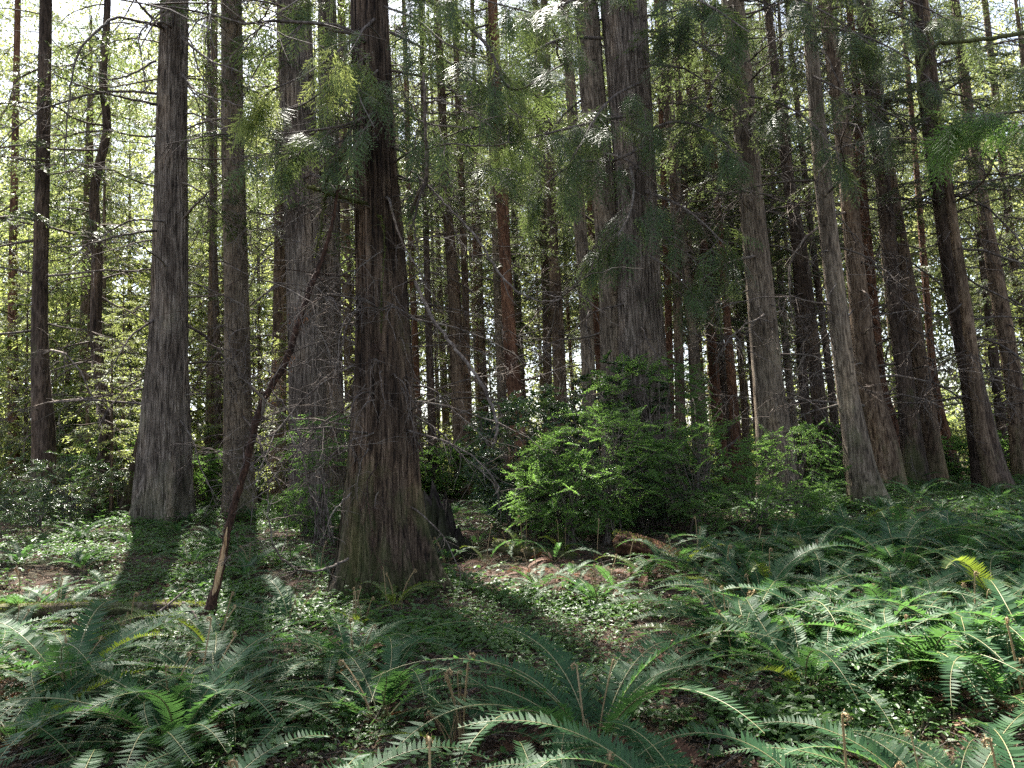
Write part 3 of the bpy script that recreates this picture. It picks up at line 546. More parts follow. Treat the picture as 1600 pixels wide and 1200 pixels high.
# ------------------------------------------------------------------ more of the stand farther back
far_x = [(-15, 26), (-12, 31), (-9.5, 24), (-7.2, 33), (-5.4, 28), (-3.2, 35), (-1.2, 31), (.4, 37), (1.9, 29), (3.6, 34), (5.2, 30), (6.6, 38), (8.0, 28), (9.4, 33), (10.8, 29), (12.2, 36), (15.2, 31), (17, 26), (18.5, 34),
         (-18, 33), (-21, 28), (-6, 40), (-11, 42), (-2, 44), (2.6, 43), (7.2, 45), (11.5, 43), (16, 41), (20, 39), (-16, 40), (4.4, 26.5), (2.9, 25), (10, 25.5), (16.4, 22), (-.4, 26), (5.9, 24.2), (7.1, 25.6)]
rf = np.random.default_rng(61); far_x += [(x_, y_) for x_, y_ in zip(np.concatenate([rf.uniform(-1, 15, 18), rf.uniform(-16, -2, 8)]), rf.uniform(27, 43, 26))]
for k, (x, y) in enumerate(far_x):
    g = float(height(x, y)); kk = 60 + k
    lean = U(-.02, .02); H = .62 * y + U(1, 3); r0 = U(.11, .24) if k < 37 else U(.07, .13)
    b = np.array([x, y, g]); pts = np.array([(0, 0, -.2), (0, 0, 0), (lean * 3 + U(-.05, .05), 0, 3), (lean * 7, U(-.1, .1), 7), (lean * 13, 0, 13), (lean * H, 0, H)])
    root = obj('conifer_tree', None, loc=tuple(b)); tag(root, None, 'tree', 'thin trunks in the far stand')
    bark = ['bark_brown', 'bark_red', 'bark_dark', 'bark_brown', 'bark_grey'][k % 5]
    me, c, ra = trunk_mesh('trunk', pts, np.array([r0 * 1.4, r0 * 1.3, r0, r0 * .85, r0 * .6, .03]), bark, 22, 30, .03, 700 + k, flare=.03)
    obj('trunk', me, root)
    cs = U(.24, .40) * y
    obj('crown', CROWN['thin' if k % 3 else 'fir'][k % 2], root, loc=(lean * cs, 0, cs), rotz=k * 2.1, scale=(.85, .85, (H - cs) / 12))
    for i in range(7):
        z = U(.16, .5) * y; az = U(0, 6.28)
        obj('bough', BMESH['fir' if k % 4 else 'cedar'][i % 3], root, loc=(lean * z, 0, z), rot=(U(-.25, .25), U(-.1, .3), az), scale=U(.7, 1.1))
    for i in range(12):
        z = U(1.5, cs + 2); az = U(0, 6.28)
        obj('dead_branch', DEAD[int(rng.integers(0, 9))], root, loc=(lean * z + math.cos(az) * r0 * .6, math.sin(az) * r0 * .6, z), rot=(U(-.5, .5), U(-.1, .35), az), scale=U(.8, 1.5))
    later(root, ['far brown conifer', 'far reddish conifer', 'far dark conifer', 'far brown conifer', 'far greyish conifer'][k % 5])
# young evergreens of the understorey
young = [(-5.0, 31, 2.2), (19.6, 27, 2.0), (-13.8, 25, 2.3), (-17.5, 22, 1.9), (-7, 26, 2.0), (-10.2, 30, 2.5), (1.6, 40, 2.4), (12.6, 40, 2.4), (-20.5, 32, 2.5), (-3.9, 21.5, 1.1), (15.2, 21, 1.2), (-10.5, 20, 1.1), (-8.6, 23, 1.2), (-12.6, 22, 1.3), (-14.5, 19.5, 1.1), (-6.3, 22, 1.0), (-4.4, 25, 1.2), (-9.2, 27, 1.4), (-13.4, 28, 1.5), (-16.4, 25, 1.4), (-7.5, 30, 1.4), (-3, 29.5, 1.2), (-11.5, 33, 1.6), (-18.5, 30, 1.6),
         (-1, 34, 1.3), (2.4, 33, 1.1), (6, 35, 1.2), (9.5, 37, 1.3), (13, 32, 1.1), (15.5, 29, 1.2), (18.5, 28, 1.4), (20.5, 32, 1.5), (11.5, 30, .8), (-5.6, 18.6, .7), (-9.4, 17.4, .8), (17.6, 24, 1.0), (-20, 24, 1.5), (-11.5, 26, 2.4), (-15.5, 30, 2.6), (-19.5, 35, 2.8), (-12.8, 36, 2.8), (-23, 36, 2.8), (-16.5, 27.5, 2.1), (-22, 29, 2.3)]
for k, (x, y, s) in enumerate(young):
    root = obj('young_conifer', None, loc=tuple(gpt(x, y))); tag(root, None, 'tree', 'young evergreens under the tall trees')
    me, c, ra = trunk_mesh('trunk', np.array([(0, 0, -.1), (0, 0, 1), (0, 0, 3 * s), (0, 0, 5.5 * s)]), np.array([.06, .05, .035, .01]) * s, 'bark_brown', 10, 10, .03, 900 + k)
    obj('trunk', me, root)
    obj('crown', CROWN['low'][k % 3], root, loc=(0, 0, .5), rotz=k * 1.3, scale=(s, s, s * U(.9, 1.2)))
    later(root, 'bushy young evergreen')

# far woods: one mass of bright understorey leaves
def woods():
    mb = MB(); N = 15000
    y = U(56, 100, N); x = U(-1, 1, N) * (y * .85 + 6); top = 1.05 * (y - 39) * np.where(x < -20, 1.12, 1); hh = rng.random(N) ** .9 * top; z = height(x, y) + .2 + hh
    el = hh / y
    gap = (rng.random(N) < .68) & (el < .16)
    gap |= (np.abs(x / y + .54) < .07) & (el > .25) & (el < .5) & (rng.random(N) < .6)
    x, y, z = x[~gap], y[~gap], z[~gap]
    M_ = 2600; yl = U(30, 52, M_); xl = U(-1, 1, M_) * (yl * .8 + 4); zl = height(xl, yl) + np.abs(rng.normal(0, 2.0, M_)) * (.5 + .5 * np.sin(.9 * xl + 2 * np.sin(.5 * yl)) ** 2) + .1
    x, y, z = np.concatenate([x, xl]), np.concatenate([y, yl]), np.concatenate([z, zl]); N = len(x)
    k = 46; idx = np.repeat(np.arange(N), k); K = len(idx)
    rad = np.where(y > 55, U(1.1, 2.4, N), U(.6, 1.1, N))[idx]; far = (y > 55)[idx] * .75 + 1
    off = rng.normal(0, .42, (K, 3)) * rad[:, None]; off[:, 2] *= .55
    p = np.stack([x, y, z], -1)[idx] + off
    d = rng.normal(0, 1, (K, 3)); d[:, 2] -= .3
    nn = rng.normal(0, .6, (K, 3)) + np.array([0, 0, 1.0]); l_, w_ = U(.14, .34, K) * far, U(.08, .18, K) * far; hi = (y > 55)[idx]
    for msk, mi in ((hi, 0), (~hi, 1)): leaves(mb, p[msk], d[msk], nn[msk], l_[msk], w_[msk], mi)
    return mb.mesh('distant_woods', ['fardist', 'spring'])
tag(obj('distant_woods', woods()), 'sunlit mass of far understorey foliage beyond the trunks', 'woods', kind='stuff')

# ------------------------------------------------------------------ boughs with cedar sprays, and bare branches drawn one by one
def spray_proto(seed, L=.34):
    r = np.random.default_rng(seed); mb = MB(); n = 13
    t = np.linspace(.05, 1, n); side = np.where(np.arange(n) % 2, 1, -1)
    pos = lambda u: np.stack([L * u, 0.03 * np.sin(4 * u + seed), -.16 * L * u * u], -1)
    sticks(mb, pos(t[:-1]), pos(t[1:]), .0022, .0018, 1)
    for i in range(n):
        l = L * .5 * (1.05 - t[i]) ** .8 * min(1, .5 + 2 * t[i]) * r.uniform(.8, 1.1) + .02
        a = side[i] * math.radians(r.uniform(38, 55)); d = np.array([math.cos(a), math.sin(a), r.normal(-.12, .08)]); b = pos(t[i])
        m = max(2, int(l / .021)); u = np.linspace(0.1, 1, m); pb = b + d * (l * u)[:, None]; pb[:, 2] -= .25 * l * u * u
        sd = np.where(np.arange(m) % 2, 1, -1)
        an = sd * math.radians(32); c, s = np.cos(an), np.sin(an)
        dl = np.stack([d[0] * c - d[1] * s, d[0] * s + d[1] * c, np.full(m, d[2] - .2)], -1)
        leaves(mb, pb, dl, np.array([0, 0, 1.0]) + r.normal(0, .15, (m, 3)), r.uniform(.028, .05, m), r.uniform(.006, .0095, m), 0)
        leaves(mb, pb[:1], d[None], np.array([[0, 0, 1.0]]), l * 1.15, .011, 0, .3)
    return mb.arrays()
SPRAY = [spray_proto(1000 + i, L) for i, L in enumerate((.34, .28, .4, .22))]
def cedar_bough(name, parent, origin, path, r0, nspray, spread=.45, leafm='cedar', hang=.35, size=1.0, seed=0, wood='dead', tip=.32, dens_from=.15):
    r = np.random.default_rng(seed); mb = MB(); p = smooth_path(path, 24) - origin
    tube(mb, p, np.linspace(r0, r0 * tip, 24), 7, 1)
    nb = max(4, int(nspray * .72) // 7); spread *= 1.2
    for b in range(nb):
        t = r.uniform(dens_from, 1); f = t * 23; i = min(int(f), 22); c = p[i] + (p[i + 1] - p[i]) * (f - i); T = nrm(p[i + 1] - p[i])
        sd = r.choice([-1, 1]); lat = nrm(np.cross(T, [0, 0, 1.0])) * sd
        d = nrm(T * r.uniform(.3, 1) + lat * r.uniform(.3, 1) + np.array([0, 0, r.uniform(-hang, .1)]))
        l = spread * r.uniform(.5, 1.3) * (1.15 - .6 * t); q = [c]
        for _ in range(5): d = nrm(d + r.normal(0, .12, 3) + np.array([0, 0, -hang * .3])); q.append(q[-1] + d * l / 5)
        q = np.array(q); tube(mb, q, np.linspace(.005, .002, 6) * (r0 / .02) ** .5, 4, 1)
        for s_ in range(7):
            u = r.uniform(.2, 1) * 5; i2 = min(int(u), 4); b2 = q[i2] + (q[i2 + 1] - q[i2]) * (u - i2); dr = nrm(q[i2 + 1] - q[i2])
            az = math.atan2(dr[1], dr[0]) + r.choice([-1, 1]) * r.uniform(.1, .9); el = math.asin(np.clip(dr[2], -1, 1)) - r.uniform(0, .35 + hang * .6)
            R = rotz(az) @ roty(-el) @ rotx(r.normal(0, .45)) * size * r.uniform(.7, 1.2)
            mb.addarr(SPRAY[r.integers(0, 4)], R, b2)
    return obj(name, mb.mesh(name, [leafm, wood]), parent)
def bare_branch(parent, origin, px, r0, tipr, D=None, mats='dead', twigs=6, seed=0, name='dead_branch', tl=.3, moss=0):
    r = np.random.default_rng(seed); mb = MB()
    pts = [P(x, y, d) for x, y, d in px]; n = max(14, 6 * len(pts)); p = smooth_path(pts, n) - origin
    p += r.normal(0, .006, p.shape)
    tube(mb, p, np.linspace(r0, tipr, n), 7)
    for _ in range(twigs):
        i = r.integers(2, n - 1); T = nrm(p[i] - p[i - 1]); d = nrm(T * .5 + r.normal(0, .7, 3)); q = [p[i]]; l = tl * r.uniform(.4, 1.5)
        for _k in range(6): d = nrm(d + r.normal(0, .2, 3) + np.array([0, 0, -.07])); q.append(q[-1] + d * l / 6)
        tube(mb, q, np.linspace(min(r0 * .4, .006), .0012, 7), 4)
        if r.random() < .7:
            d2 = nrm(d + r.normal(0, .7, 3)); tube(mb, [q[3], q[3] + d2 * l * .2, q[3] + d2 * l * .38 + r.normal(0, .02, 3)], [.0025, .002, .001], 3)
    if moss:
        k = 420; i = r.integers(0, n - 1, k); b = p[i] + (p[i + 1] - p[i]) * r.random((k, 1)) + r.normal(0, r0 * .7, (k, 3))
        leaves(mb, b, r.normal(0, 1, (k, 3)), r.normal(0, 1, (k, 3)), r.uniform(.012, .03, k), .008, 1)
    return obj(name, mb.mesh(name, [mats] + (['moss'] if moss else [])), parent)
cen, cen_at = ROOTS[0]; co = np.array(cen.location)
def pp(*a): return [P(x, y, d) for x, y, d in a]
CB = [
 ((590, 175, 8.6), (540, 195, 8.2), (480, 205, 7.9), (410, 212, 7.6)), ((588, 190, 8.6), (545, 215, 8.1), (500, 232, 7.8), (445, 240, 7.6)), ((585, 30, 8.6), (535, 75, 8.1), (480, 115, 7.7), (425, 140, 7.4)),
 ((595, 60, 8.5), (575, 40, 7.9), (560, 60, 7.2), (545, 85, 6.9)), ((610, 50, 8.7), (680, 85, 8.4), (750, 130, 8.0), (815, 185, 7.7)), ((600, -20, 8.6), (690, 10, 8.2), (760, 70, 7.9), (800, 140, 7.7), (880, 100, 7.5)),
 ((600, 150, 8.5), (660, 190, 7.8), (730, 200, 7.3)), ((590, 110, 8.5), (560, 140, 7.9), (585, 200, 7.4)), ((585, -60, 8.6), (500, -20, 8.0), (420, 30, 7.6)), ((612, 110, 8.7), (690, 130, 8.6), (760, 190, 8.5), (840, 250, 8.5)),
 ((600, 10, 8.6), (650, 30, 8), (700, 70, 7.6), (760, 90, 7.4)), ((585, 80, 8.6), (530, 120, 8.4), (470, 165, 8.3), (400, 175, 8.2)), ((612, 230, 8.7), (660, 250, 8.4), (720, 270, 8.2), (790, 262, 8)), ((600, -50, 8.7), (640, -40, 8), (720, -10, 7.5), (830, 20, 7.2))]
for k, px in enumerate(CB):
    cedar_bough('bough', cen, co, pp(*px), (.02, .016, .02, .011, .02, .03, .015, .013, .02, .018, .016, .018, .014, .022)[k], (80, 60, 80, 50, 75, 80, 55, 50, 70, 70, 60, 60, 45, 80)[k], .6, 'spring' if k in (2, 3) else 'cedar', seed=k + 1, hang=.3 + .05 * (k % 5), size=1.05)
gia, _ = ROOTS[16]; go = np.array(gia.location)
GB = [((1000, 180, 13.6), (955, 185, 12.2), (890, 200, 11), (810, 220, 10.2)), ((985, 260, 13.6), (990, 290, 12.4), (985, 330, 11.4), (965, 370, 10.8)), ((1010, 300, 13.6), (1060, 320, 12.6), (1100, 350, 12), (1130, 380, 11.6)),
      ((940, 60, 13.8), (880, 60, 12.4), (820, 90, 11.3), (770, 130, 10.5)), ((1020, 90, 13.6), (1070, 60, 12.6), (1120, 90, 11.8)), ((1000, 130, 13.5), (960, 150, 12), (930, 185, 11), (905, 230, 10.4)), ((1005, 230, 13.6), (960, 250, 12.6), (900, 255, 11.6), (850, 290, 11)),
      ((1020, 200, 13.6), (1060, 190, 12.8), (1110, 205, 12.2), (1150, 240, 11.6)), ((990, 0, 13.6), (930, -10, 12), (870, 10, 11), (800, 30, 10.2)), ((1015, 400, 13.6), (1045, 420, 12.8), (1075, 450, 12.4)), ((1020, 20, 13.6), (1060, -10, 12.5), (1110, 10, 11.6), (1170, 50, 11))]
for k, px in enumerate(GB):
    cedar_bough('bough', gia, go, pp(*px), (.035, .03, .03, .035, .03, .03, .03, .03, .035, .02, .03)[k], (150, 90, 80, 130, 80, 110, 110, 80, 130, 40, 100)[k], .9, seed=30 + k, hang=.3 + .06 * (k % 4), size=1.4)
big, _ = ROOTS[1]; bo = np.array(big.location)
bare_branch(big, bo, [(252, 42, 15.3), (215, 33, 14.5), (180, 28, 13.8), (150, 50, 13.2), (125, 78, 12.8), (113, 120, 12.6), (104, 200, 12.5), (100, 262, 12.4)], .035, .008, seed=21, twigs=14, tl=.8)
bare_branch(big, bo, [(246, 163, 15.2), (190, 152, 14.4), (130, 136, 13.8), (72, 110, 13.2)], .032, .008, seed=22, twigs=10, tl=.7)
bare_branch(big, bo, [(256, 45, 15.2), (225, 15, 14.6), (205, -10, 14)], .035, .02, seed=23, twigs=5, tl=.6)
bare_branch(big, bo, [(243, 360, 15.2), (190, 368, 14.3), (130, 383, 13.6), (82, 386, 13)], .028, .007, seed=24, twigs=12, tl=.8)
bare_branch(big, bo, [(243, 95, 15.2), (200, 118, 14.4), (165, 124, 13.8), (130, 112, 13.3)], .026, .007, seed=25, twigs=10, tl=.7)
bare_branch(big, bo, [(240, 500, 15.2), (205, 525, 14.6), (180, 565, 14.2), (150, 610, 14)], .026, .006, seed=26, twigs=14, tl=.7)
bare_branch(big, bo, [(284, 60, 15.2), (330, 95, 14.4), (370, 110, 13.8), (420, 135, 13)], .03, .008, seed=27, twigs=8, tl=.7)
bare_branch(big, bo, [(284, 115, 15.2), (310, 145, 14.2), (360, 160, 13.4), (420, 178, 12.6)], .026, .008, seed=28, twigs=8, tl=.7)
bare_branch(big, bo, [(288, 340, 15.2), (315, 310, 14.4), (345, 285, 13.6)], .03, .01, seed=29, twigs=8, tl=.6)
# bare branches over the thick brown cedar
B = lambda px, r0, r1, **k: bare_branch(cen, co, px, r0, r1, **k)
B([(640, 265, 8.6), (665, 285, 8.0), (695, 318, 7.6), (740, 365, 7.2), (775, 420, 7.0), (805, 452, 6.9), (835, 468, 6.8), (868, 470, 6.7), (882, 455, 6.6), (905, 440, 6.5), (930, 418, 6.4)], .014, .004, seed=31, twigs=18, tl=.45)
B([(648, 440, 8.4), (677, 500, 7.9), (710, 543, 7.6), (747, 590, 7.4), (767, 630, 7.3), (777, 668, 7.2), (770, 698, 7.2)], .02, .014, seed=32, twigs=14, tl=.4)
B([(640, 340, 8.4), (655, 300, 8.0), (667, 275, 7.6), (665, 200, 7.5), (662, 115, 7.5)], .028, .018, seed=33, twigs=14, tl=.5)
B([(668, 278, 7.6), (652, 320, 7.5), (648, 360, 7.5), (655, 400, 7.5)], .016, .005, seed=34, twigs=6, tl=.3)
B([(664, 160, 7.5), (690, 158, 7.4), (730, 175, 7.2), (770, 200, 7.1)], .014, .004, seed=35, twigs=10, tl=.4)
B([(665, 232, 7.5), (700, 225, 7.4), (760, 228, 7.2), (800, 222, 7.1)], .012, .004, seed=36, twigs=10, tl=.4)
B([(572, 318, 8.5), (535, 308, 8.0), (505, 299, 7.7), (481, 292, 7.5)], .026, .022, seed=37, twigs=2, mats='dead_mossy', moss=1)
B([(565, 225, 8.5), (545, 236, 8.1), (525, 255, 7.9), (513, 275, 7.8), (508, 310, 7.8), (502, 350, 7.8), (492, 402, 7.8)], .03, .012, seed=38, twigs=5, mats='dead_mossy', moss=1)
B([(596, 520, 8.3), (597, 450, 8.2), (601, 380, 8.1), (597, 345, 8.05), (590, 336, 8.0)], .008, .006, seed=39, twigs=8, mats='dead_mossy', tl=.2, moss=1)
B([(545, 872, 8.2), (505, 890, 7.8), (465, 889, 7.5), (436, 866, 7.3), (421, 825, 7.2), (418, 780, 7.2), (424, 745, 7.2)], .014, .004, seed=40, twigs=20, tl=.35)
B([(550, 770, 8.3), (520, 800, 8), (515, 830, 7.9), (540, 850, 7.9)], .01, .003, seed=41, twigs=10, tl=.3)
rb = np.random.default_rng(404)
for s in range(40):                                   # long thin drooping dead twigs
    who, whoat, oo = (cen, cen_at, co) if s < 26 else ((ROOTS[4][0], ROOTS[4][1], np.array(ROOTS[4][0].location)) if s < 33 else (ROOTS[2][0], ROOTS[2][1], np.array(ROOTS[2][0].location)))
    z = rb.uniform(1.3, 6.0); q, rr = whoat(oo[2] + z); az = rb.uniform(-PI * 1.15, PI * .15); d = np.array([math.cos(az), math.sin(az), rb.uniform(-.1, .35)]); L = rb.uniform(1.0, 2.6)
    pth = [q + d * rr * .8]; side = np.array([-d[1], d[0], 0]) * rb.normal(0, .5)
    for _ in range(8): d = nrm(d + side * .12 + np.array([0, 0, rb.uniform(-.26, .05)]) + rb.normal(0, .1, 3)); pth.append(pth[-1] + d * L / 8)
    mb = MB(); n = 34; p = smooth_path(pth, n) - oo; r0 = rb.uniform(.006, .011); tube(mb, p, np.linspace(r0, .0015, n), 5)
    for _ in range(13):
        i = rb.integers(6, n - 1); td = nrm((p[i] - p[i - 1]) / np.linalg.norm(p[i] - p[i - 1]) * .6 + rb.normal(0, .55, 3)); l = L * rb.uniform(.08, .3); qq = [p[i]]
        for _k in range(5): td = nrm(td + rb.normal(0, .2, 3) + np.array([0, 0, -.09])); qq.append(qq[-1] + td * l / 5)
        tube(mb, qq, np.linspace(r0 * .45, .001, 6), 3)
    obj('dead_branch', mb.mesh('dead_branch', ['dead' if s % 3 else 'sapling']), who)
for s in range(60):                                   # short bare twigs all round its stem
    z = U(1.0, 5.2); q, rr = cen_at(co[2] + z); az = U(-PI * 1.08, PI * .08)
    m = DEAD[int(rng.choice([0, 1, 2, 4, 5, 6, 1, 4]))]
    obj('dead_branch', m, cen, loc=tuple(q + np.array([math.cos(az), math.sin(az), 0]) * rr * .92 - co), rot=(U(-.8, .8), U(-.2, .5), az), scale=U(.35, .9))
stout, _ = ROOTS[24]; so = np.array(stout.location)
for s, px in enumerate([[(1164, 30, 13.8), (1195, 12, 13), (1230, -5, 12.4)], [(1166, 100, 13.8), (1190, 78, 13), (1230, 50, 12.2), (1262, 40, 11.8)], [(1168, 132, 13.8), (1200, 100, 12.8), (1250, 80, 12)],
                        [(1145, 55, 13.8), (1110, 40, 13), (1060, 42, 12.2)], [(1145, 70, 13.8), (1100, 72, 12.8), (1045, 85, 12)], [(1205, 306, 13.8), (1170, 300, 13.2), (1115, 302, 12.6)]]):
    bare_branch(stout, so, px, .022, .005, seed=60 + s, twigs=9, tl=.6)
SB = [((1168, 150, 13.8), (1215, 160, 12.9), (1265, 190, 12.2), (1310, 240, 11.8)), ((1150, 20, 13.8), (1090, 10, 12.8), (1030, 40, 12)), ((1160, 0, 13.8), (1220, -10, 12.6), (1290, 20, 11.8), (1360, 70, 11.3)), ((1180, 400, 13.8), (1140, 410, 13.1), (1090, 440, 12.6)), ((1150, 90, 13.7), (1120, 120, 12.6), (1100, 170, 12))]
for k, px in enumerate(SB): cedar_bough('bough', stout, so, pp(*px), .026, (80, 80, 110, 30, 50)[k], .85, 'fir', seed=130 + k, hang=.35, size=1.4)
grey, _ = ROOTS[27]; gro = np.array(grey.location)
for k, px in enumerate([((1265, 40, 12.8), (1330, 50, 12), (1400, 80, 11.3), (1460, 130, 10.9)), ((1272, 120, 12.8), (1330, 150, 12.2), (1390, 200, 11.8)), ((1258, -20, 12.8), (1340, -20, 12), (1440, 10, 11.2), (1530, 60, 10.8))]):
    cedar_bough('bough', grey, gro, pp(*px), .024, (90, 60, 110)[k], .8, 'fir', seed=140 + k, hang=.3, size=1.3)
# the neighbour standing just outside the frame, whose hooked mossy branch and green spray hang in
nb = P(1790, 900, 8.6); nb = gpt(nb[0], nb[1])
ntree = obj('cedar_tree', None, loc=tuple(nb)); tag(ntree, 'cedar outside the frame whose hooked mossy branch and green spray hang over the fern slope', 'tree', CEDAR_G)
me, c, ra = trunk_mesh('trunk', np.array([(0, 0, -.2), (0, 0, .3), (0, .05, 3), (.05, .1, 8), (0, 0, 16), (0, 0, 24)]), np.array([.45, .36, .28, .24, .16, .04]), 'bark_brown', 60, 50, .03, 77, flare=.08)
obj('trunk', me, ntree); obj('crown', CROWN['thin'][1], ntree, loc=(0, 0, 9.5))
bare_branch(ntree, nb, [(1740, 50, 8.5), (1660, 46, 8.2), (1600, 52, 8.0), (1530, 62, 7.8), (1475, 67, 7.7), (1450, 80, 7.65), (1438, 110, 7.6), (1434, 140, 7.6), (1442, 165, 7.55), (1460, 184, 7.5), (1480, 190, 7.5)], .03, .006, seed=51, twigs=3, mats='dead_mossy', moss=1)
cedar_bough('bough', ntree, nb, pp((1720, 150, 8.4), (1640, 168, 8.0), (1560, 178, 7.8), (1485, 186, 7.6)), .02, 190, .5, 'shrub', seed=52, hang=.3, dens_from=.25)
cedar_bough('bough', ntree, nb, pp((1740, 60, 8.4), (1660, 80, 8.0), (1600, 110, 7.8)), .02, 120, .5, 'cedar', seed=53, hang=.3)

# ------------------------------------------------------------------ dead leaning sapling
so_ = P(322, 968, 7.4); so_ = gpt(so_[0], so_[1])
sap = obj('dead_sapling', None, loc=tuple(so_)); tag(sap, 'dead dark sapling leaning, a pale torn split low on its stem', 'dead tree')
spx = [(322, 972, 7.4), (330, 925, 7.4), (345, 872, 7.4), (358, 815, 7.42), (370, 770, 7.45), (388, 710, 7.5), (405, 662, 7.5), (424, 615, 7.55), (442, 575, 7.6), (458, 520, 7.6), (475, 470, 7.65), (492, 425, 7.7), (508, 375, 7.7), (525, 318, 7.75), (540, 262, 7.8)]
mb = MB(); r = np.random.default_rng(5); p = smooth_path([P(*q) for q in spx], 90) - so_; p += r.normal(0, .004, p.shape); p[:, 0] += .035 * np.sin(np.linspace(0, 11, 90)) * np.linspace(0, 1, 90) ** .5 + .02 * np.sin(np.linspace(0, 23, 90)); p[:, 1] += .04 * np.sin(np.linspace(0, 9, 90))
rr = np.interp(np.linspace(0, 1, 90), [0, .04, .12, .3, .5, .75, 1], [.085, .052, .038, .036, .035, .031, .012]) * (1 + r.normal(0, .05, 90))
tube(mb, p, rr * (1 + .10 * np.sin(np.linspace(0, 60, 90)) * r.random(90)), 16)
for _ in range(34):
    i_ = r.integers(8, 88); d_ = nrm(r.normal(0, 1, 3) * np.array([1, 1, .5]) + np.array([0, 0, .35])); l_ = r.uniform(.03, .12)
    tube(mb, [p[i_], p[i_] + d_ * (rr[i_] + l_ * .5), p[i_] + d_ * (rr[i_] + l_) + r.normal(0, .01, 3)], [rr[i_] * .4, .006, .003], 4)
obj('trunk', mb.mesh('trunk', ['sapling']), sap)
mb = MB(); tube(mb, p[5:19] + np.array([.004, -.03, 0]), np.interp(np.linspace(0, 1, 14), [0, .2, .6, 1], [.01, .026, .026, .006]), 9); obj('torn_wood', mb.mesh('torn_wood', ['split']), sap)
for s, (px, r0) in enumerate([([(408, 655, 7.5), (412, 628, 7.4), (398, 610, 7.3), (380, 590, 7.25), (365, 560, 7.2), (357, 520, 7.2), (350, 495, 7.2)], .022), ([(440, 580, 7.6), (470, 570, 7.5), (500, 562, 7.4), (545, 580, 7.3)], .012), ([(425, 612, 7.55), (450, 640, 7.4), (470, 690, 7.35), (478, 740, 7.3), (490, 800, 7.3)], .012),
                       ([(470, 480, 7.65), (500, 520, 7.5), (520, 560, 7.45), (552, 610, 7.4)], .01), ([(375, 755, 7.45), (350, 720, 7.3), (325, 700, 7.2), (300, 712, 7.2)], .01), ([(500, 400, 7.7), (470, 380, 7.5), (440, 372, 7.4), (415, 365, 7.3)], .009),
                       ([(430, 600, 7.55), (410, 560, 7.4), (395, 540, 7.3), (370, 548, 7.2)], .01), ([(460, 520, 7.6), (490, 495, 7.5), (520, 480, 7.4), (556, 470, 7.3)], .008), ([(395, 690, 7.5), (430, 700, 7.4), (470, 705, 7.3), (560, 695, 7.2), (620, 690, 7.1)], .009), ([(340, 890, 7.4), (370, 860, 7.3), (410, 840, 7.25)], .008)]):
    bare_branch(sap, so_, px, r0 * .85, .002, seed=80 + s, twigs=17, tl=.4, name='side_branch')
for s, u in enumerate((44, 52, 47, 60)):
    mb = MB(); k = 60; b = p[u] + r.normal(0, .05, (k, 3)); leaves(mb, b, np.array([0, 0, -1.0]) + r.normal(0, .5, (k, 3)), r.normal(0, 1, (k, 3)), r.uniform(.03, .07, k), .008, 0); tag(obj('withered_tuft', mb.mesh('withered_tuft', ['fern_d']), sap), kind='stuff')

# ------------------------------------------------------------------ broken stump, logs, stone
sb = P(709, 838, 11.2); sb = gpt(sb[0], sb[1])
mb = MB(); r = np.random.default_rng(9); S, RN = 64, 26; th = np.arange(S) * 2 * PI / S
cx = np.cos(th); top = np.interp(cx, [-1, -.75, -.5, -.3, -.05, .15, .5, 1], [.78, .92, .88, .60, .84, .72, .5, .26]) - .12 * (np.sin(th) < 0) + .05 * np.sin(11 * th) + .05 * np.sin(17 * th + 1) + r.normal(0, .03, S)
Rr = .27 * (1 + .09 * np.sin(4 * th + 1) + .06 * np.sin(9 * th) + .05 * np.sin(17 * th))
V = []
for i in range(RN):
    u = i / (RN - 1); z = u * top - .12; R = Rr * (1.06 - .36 * u) + .04 * np.exp(-u * 5) * (1 + .6 * np.sin(5 * th)) + r.normal(0, .004, S)
    V.append(np.stack([R * np.cos(th) - .09 * u, R * np.sin(th), z], -1))
for i in range(6):
    u = i / 5; R = Rr * .74 * (.86 - .8 * u); V.append(np.stack([R * np.cos(th) - .09, R * np.sin(th), top - .12 - .03 - .28 * u], -1))
V = np.array(V); NR = len(V); i = np.arange(NR - 1)[:, None] * S; j = np.arange(S)[None]; jn = (j + 1) % S
mb.add(V.reshape(-1, 3), np.stack([i + j, i + jn, i + S + jn, i + S + j], -1).reshape(-1, 4), 0, False)
st = obj('broken_stump', mb.mesh('broken_stump', ['char']), loc=tuple(sb), scale=(1.45, 1.2, 1.32))
tag(st, 'dark jagged broken stump with splintered top and mossy foot behind the thick brown cedar', 'stump')
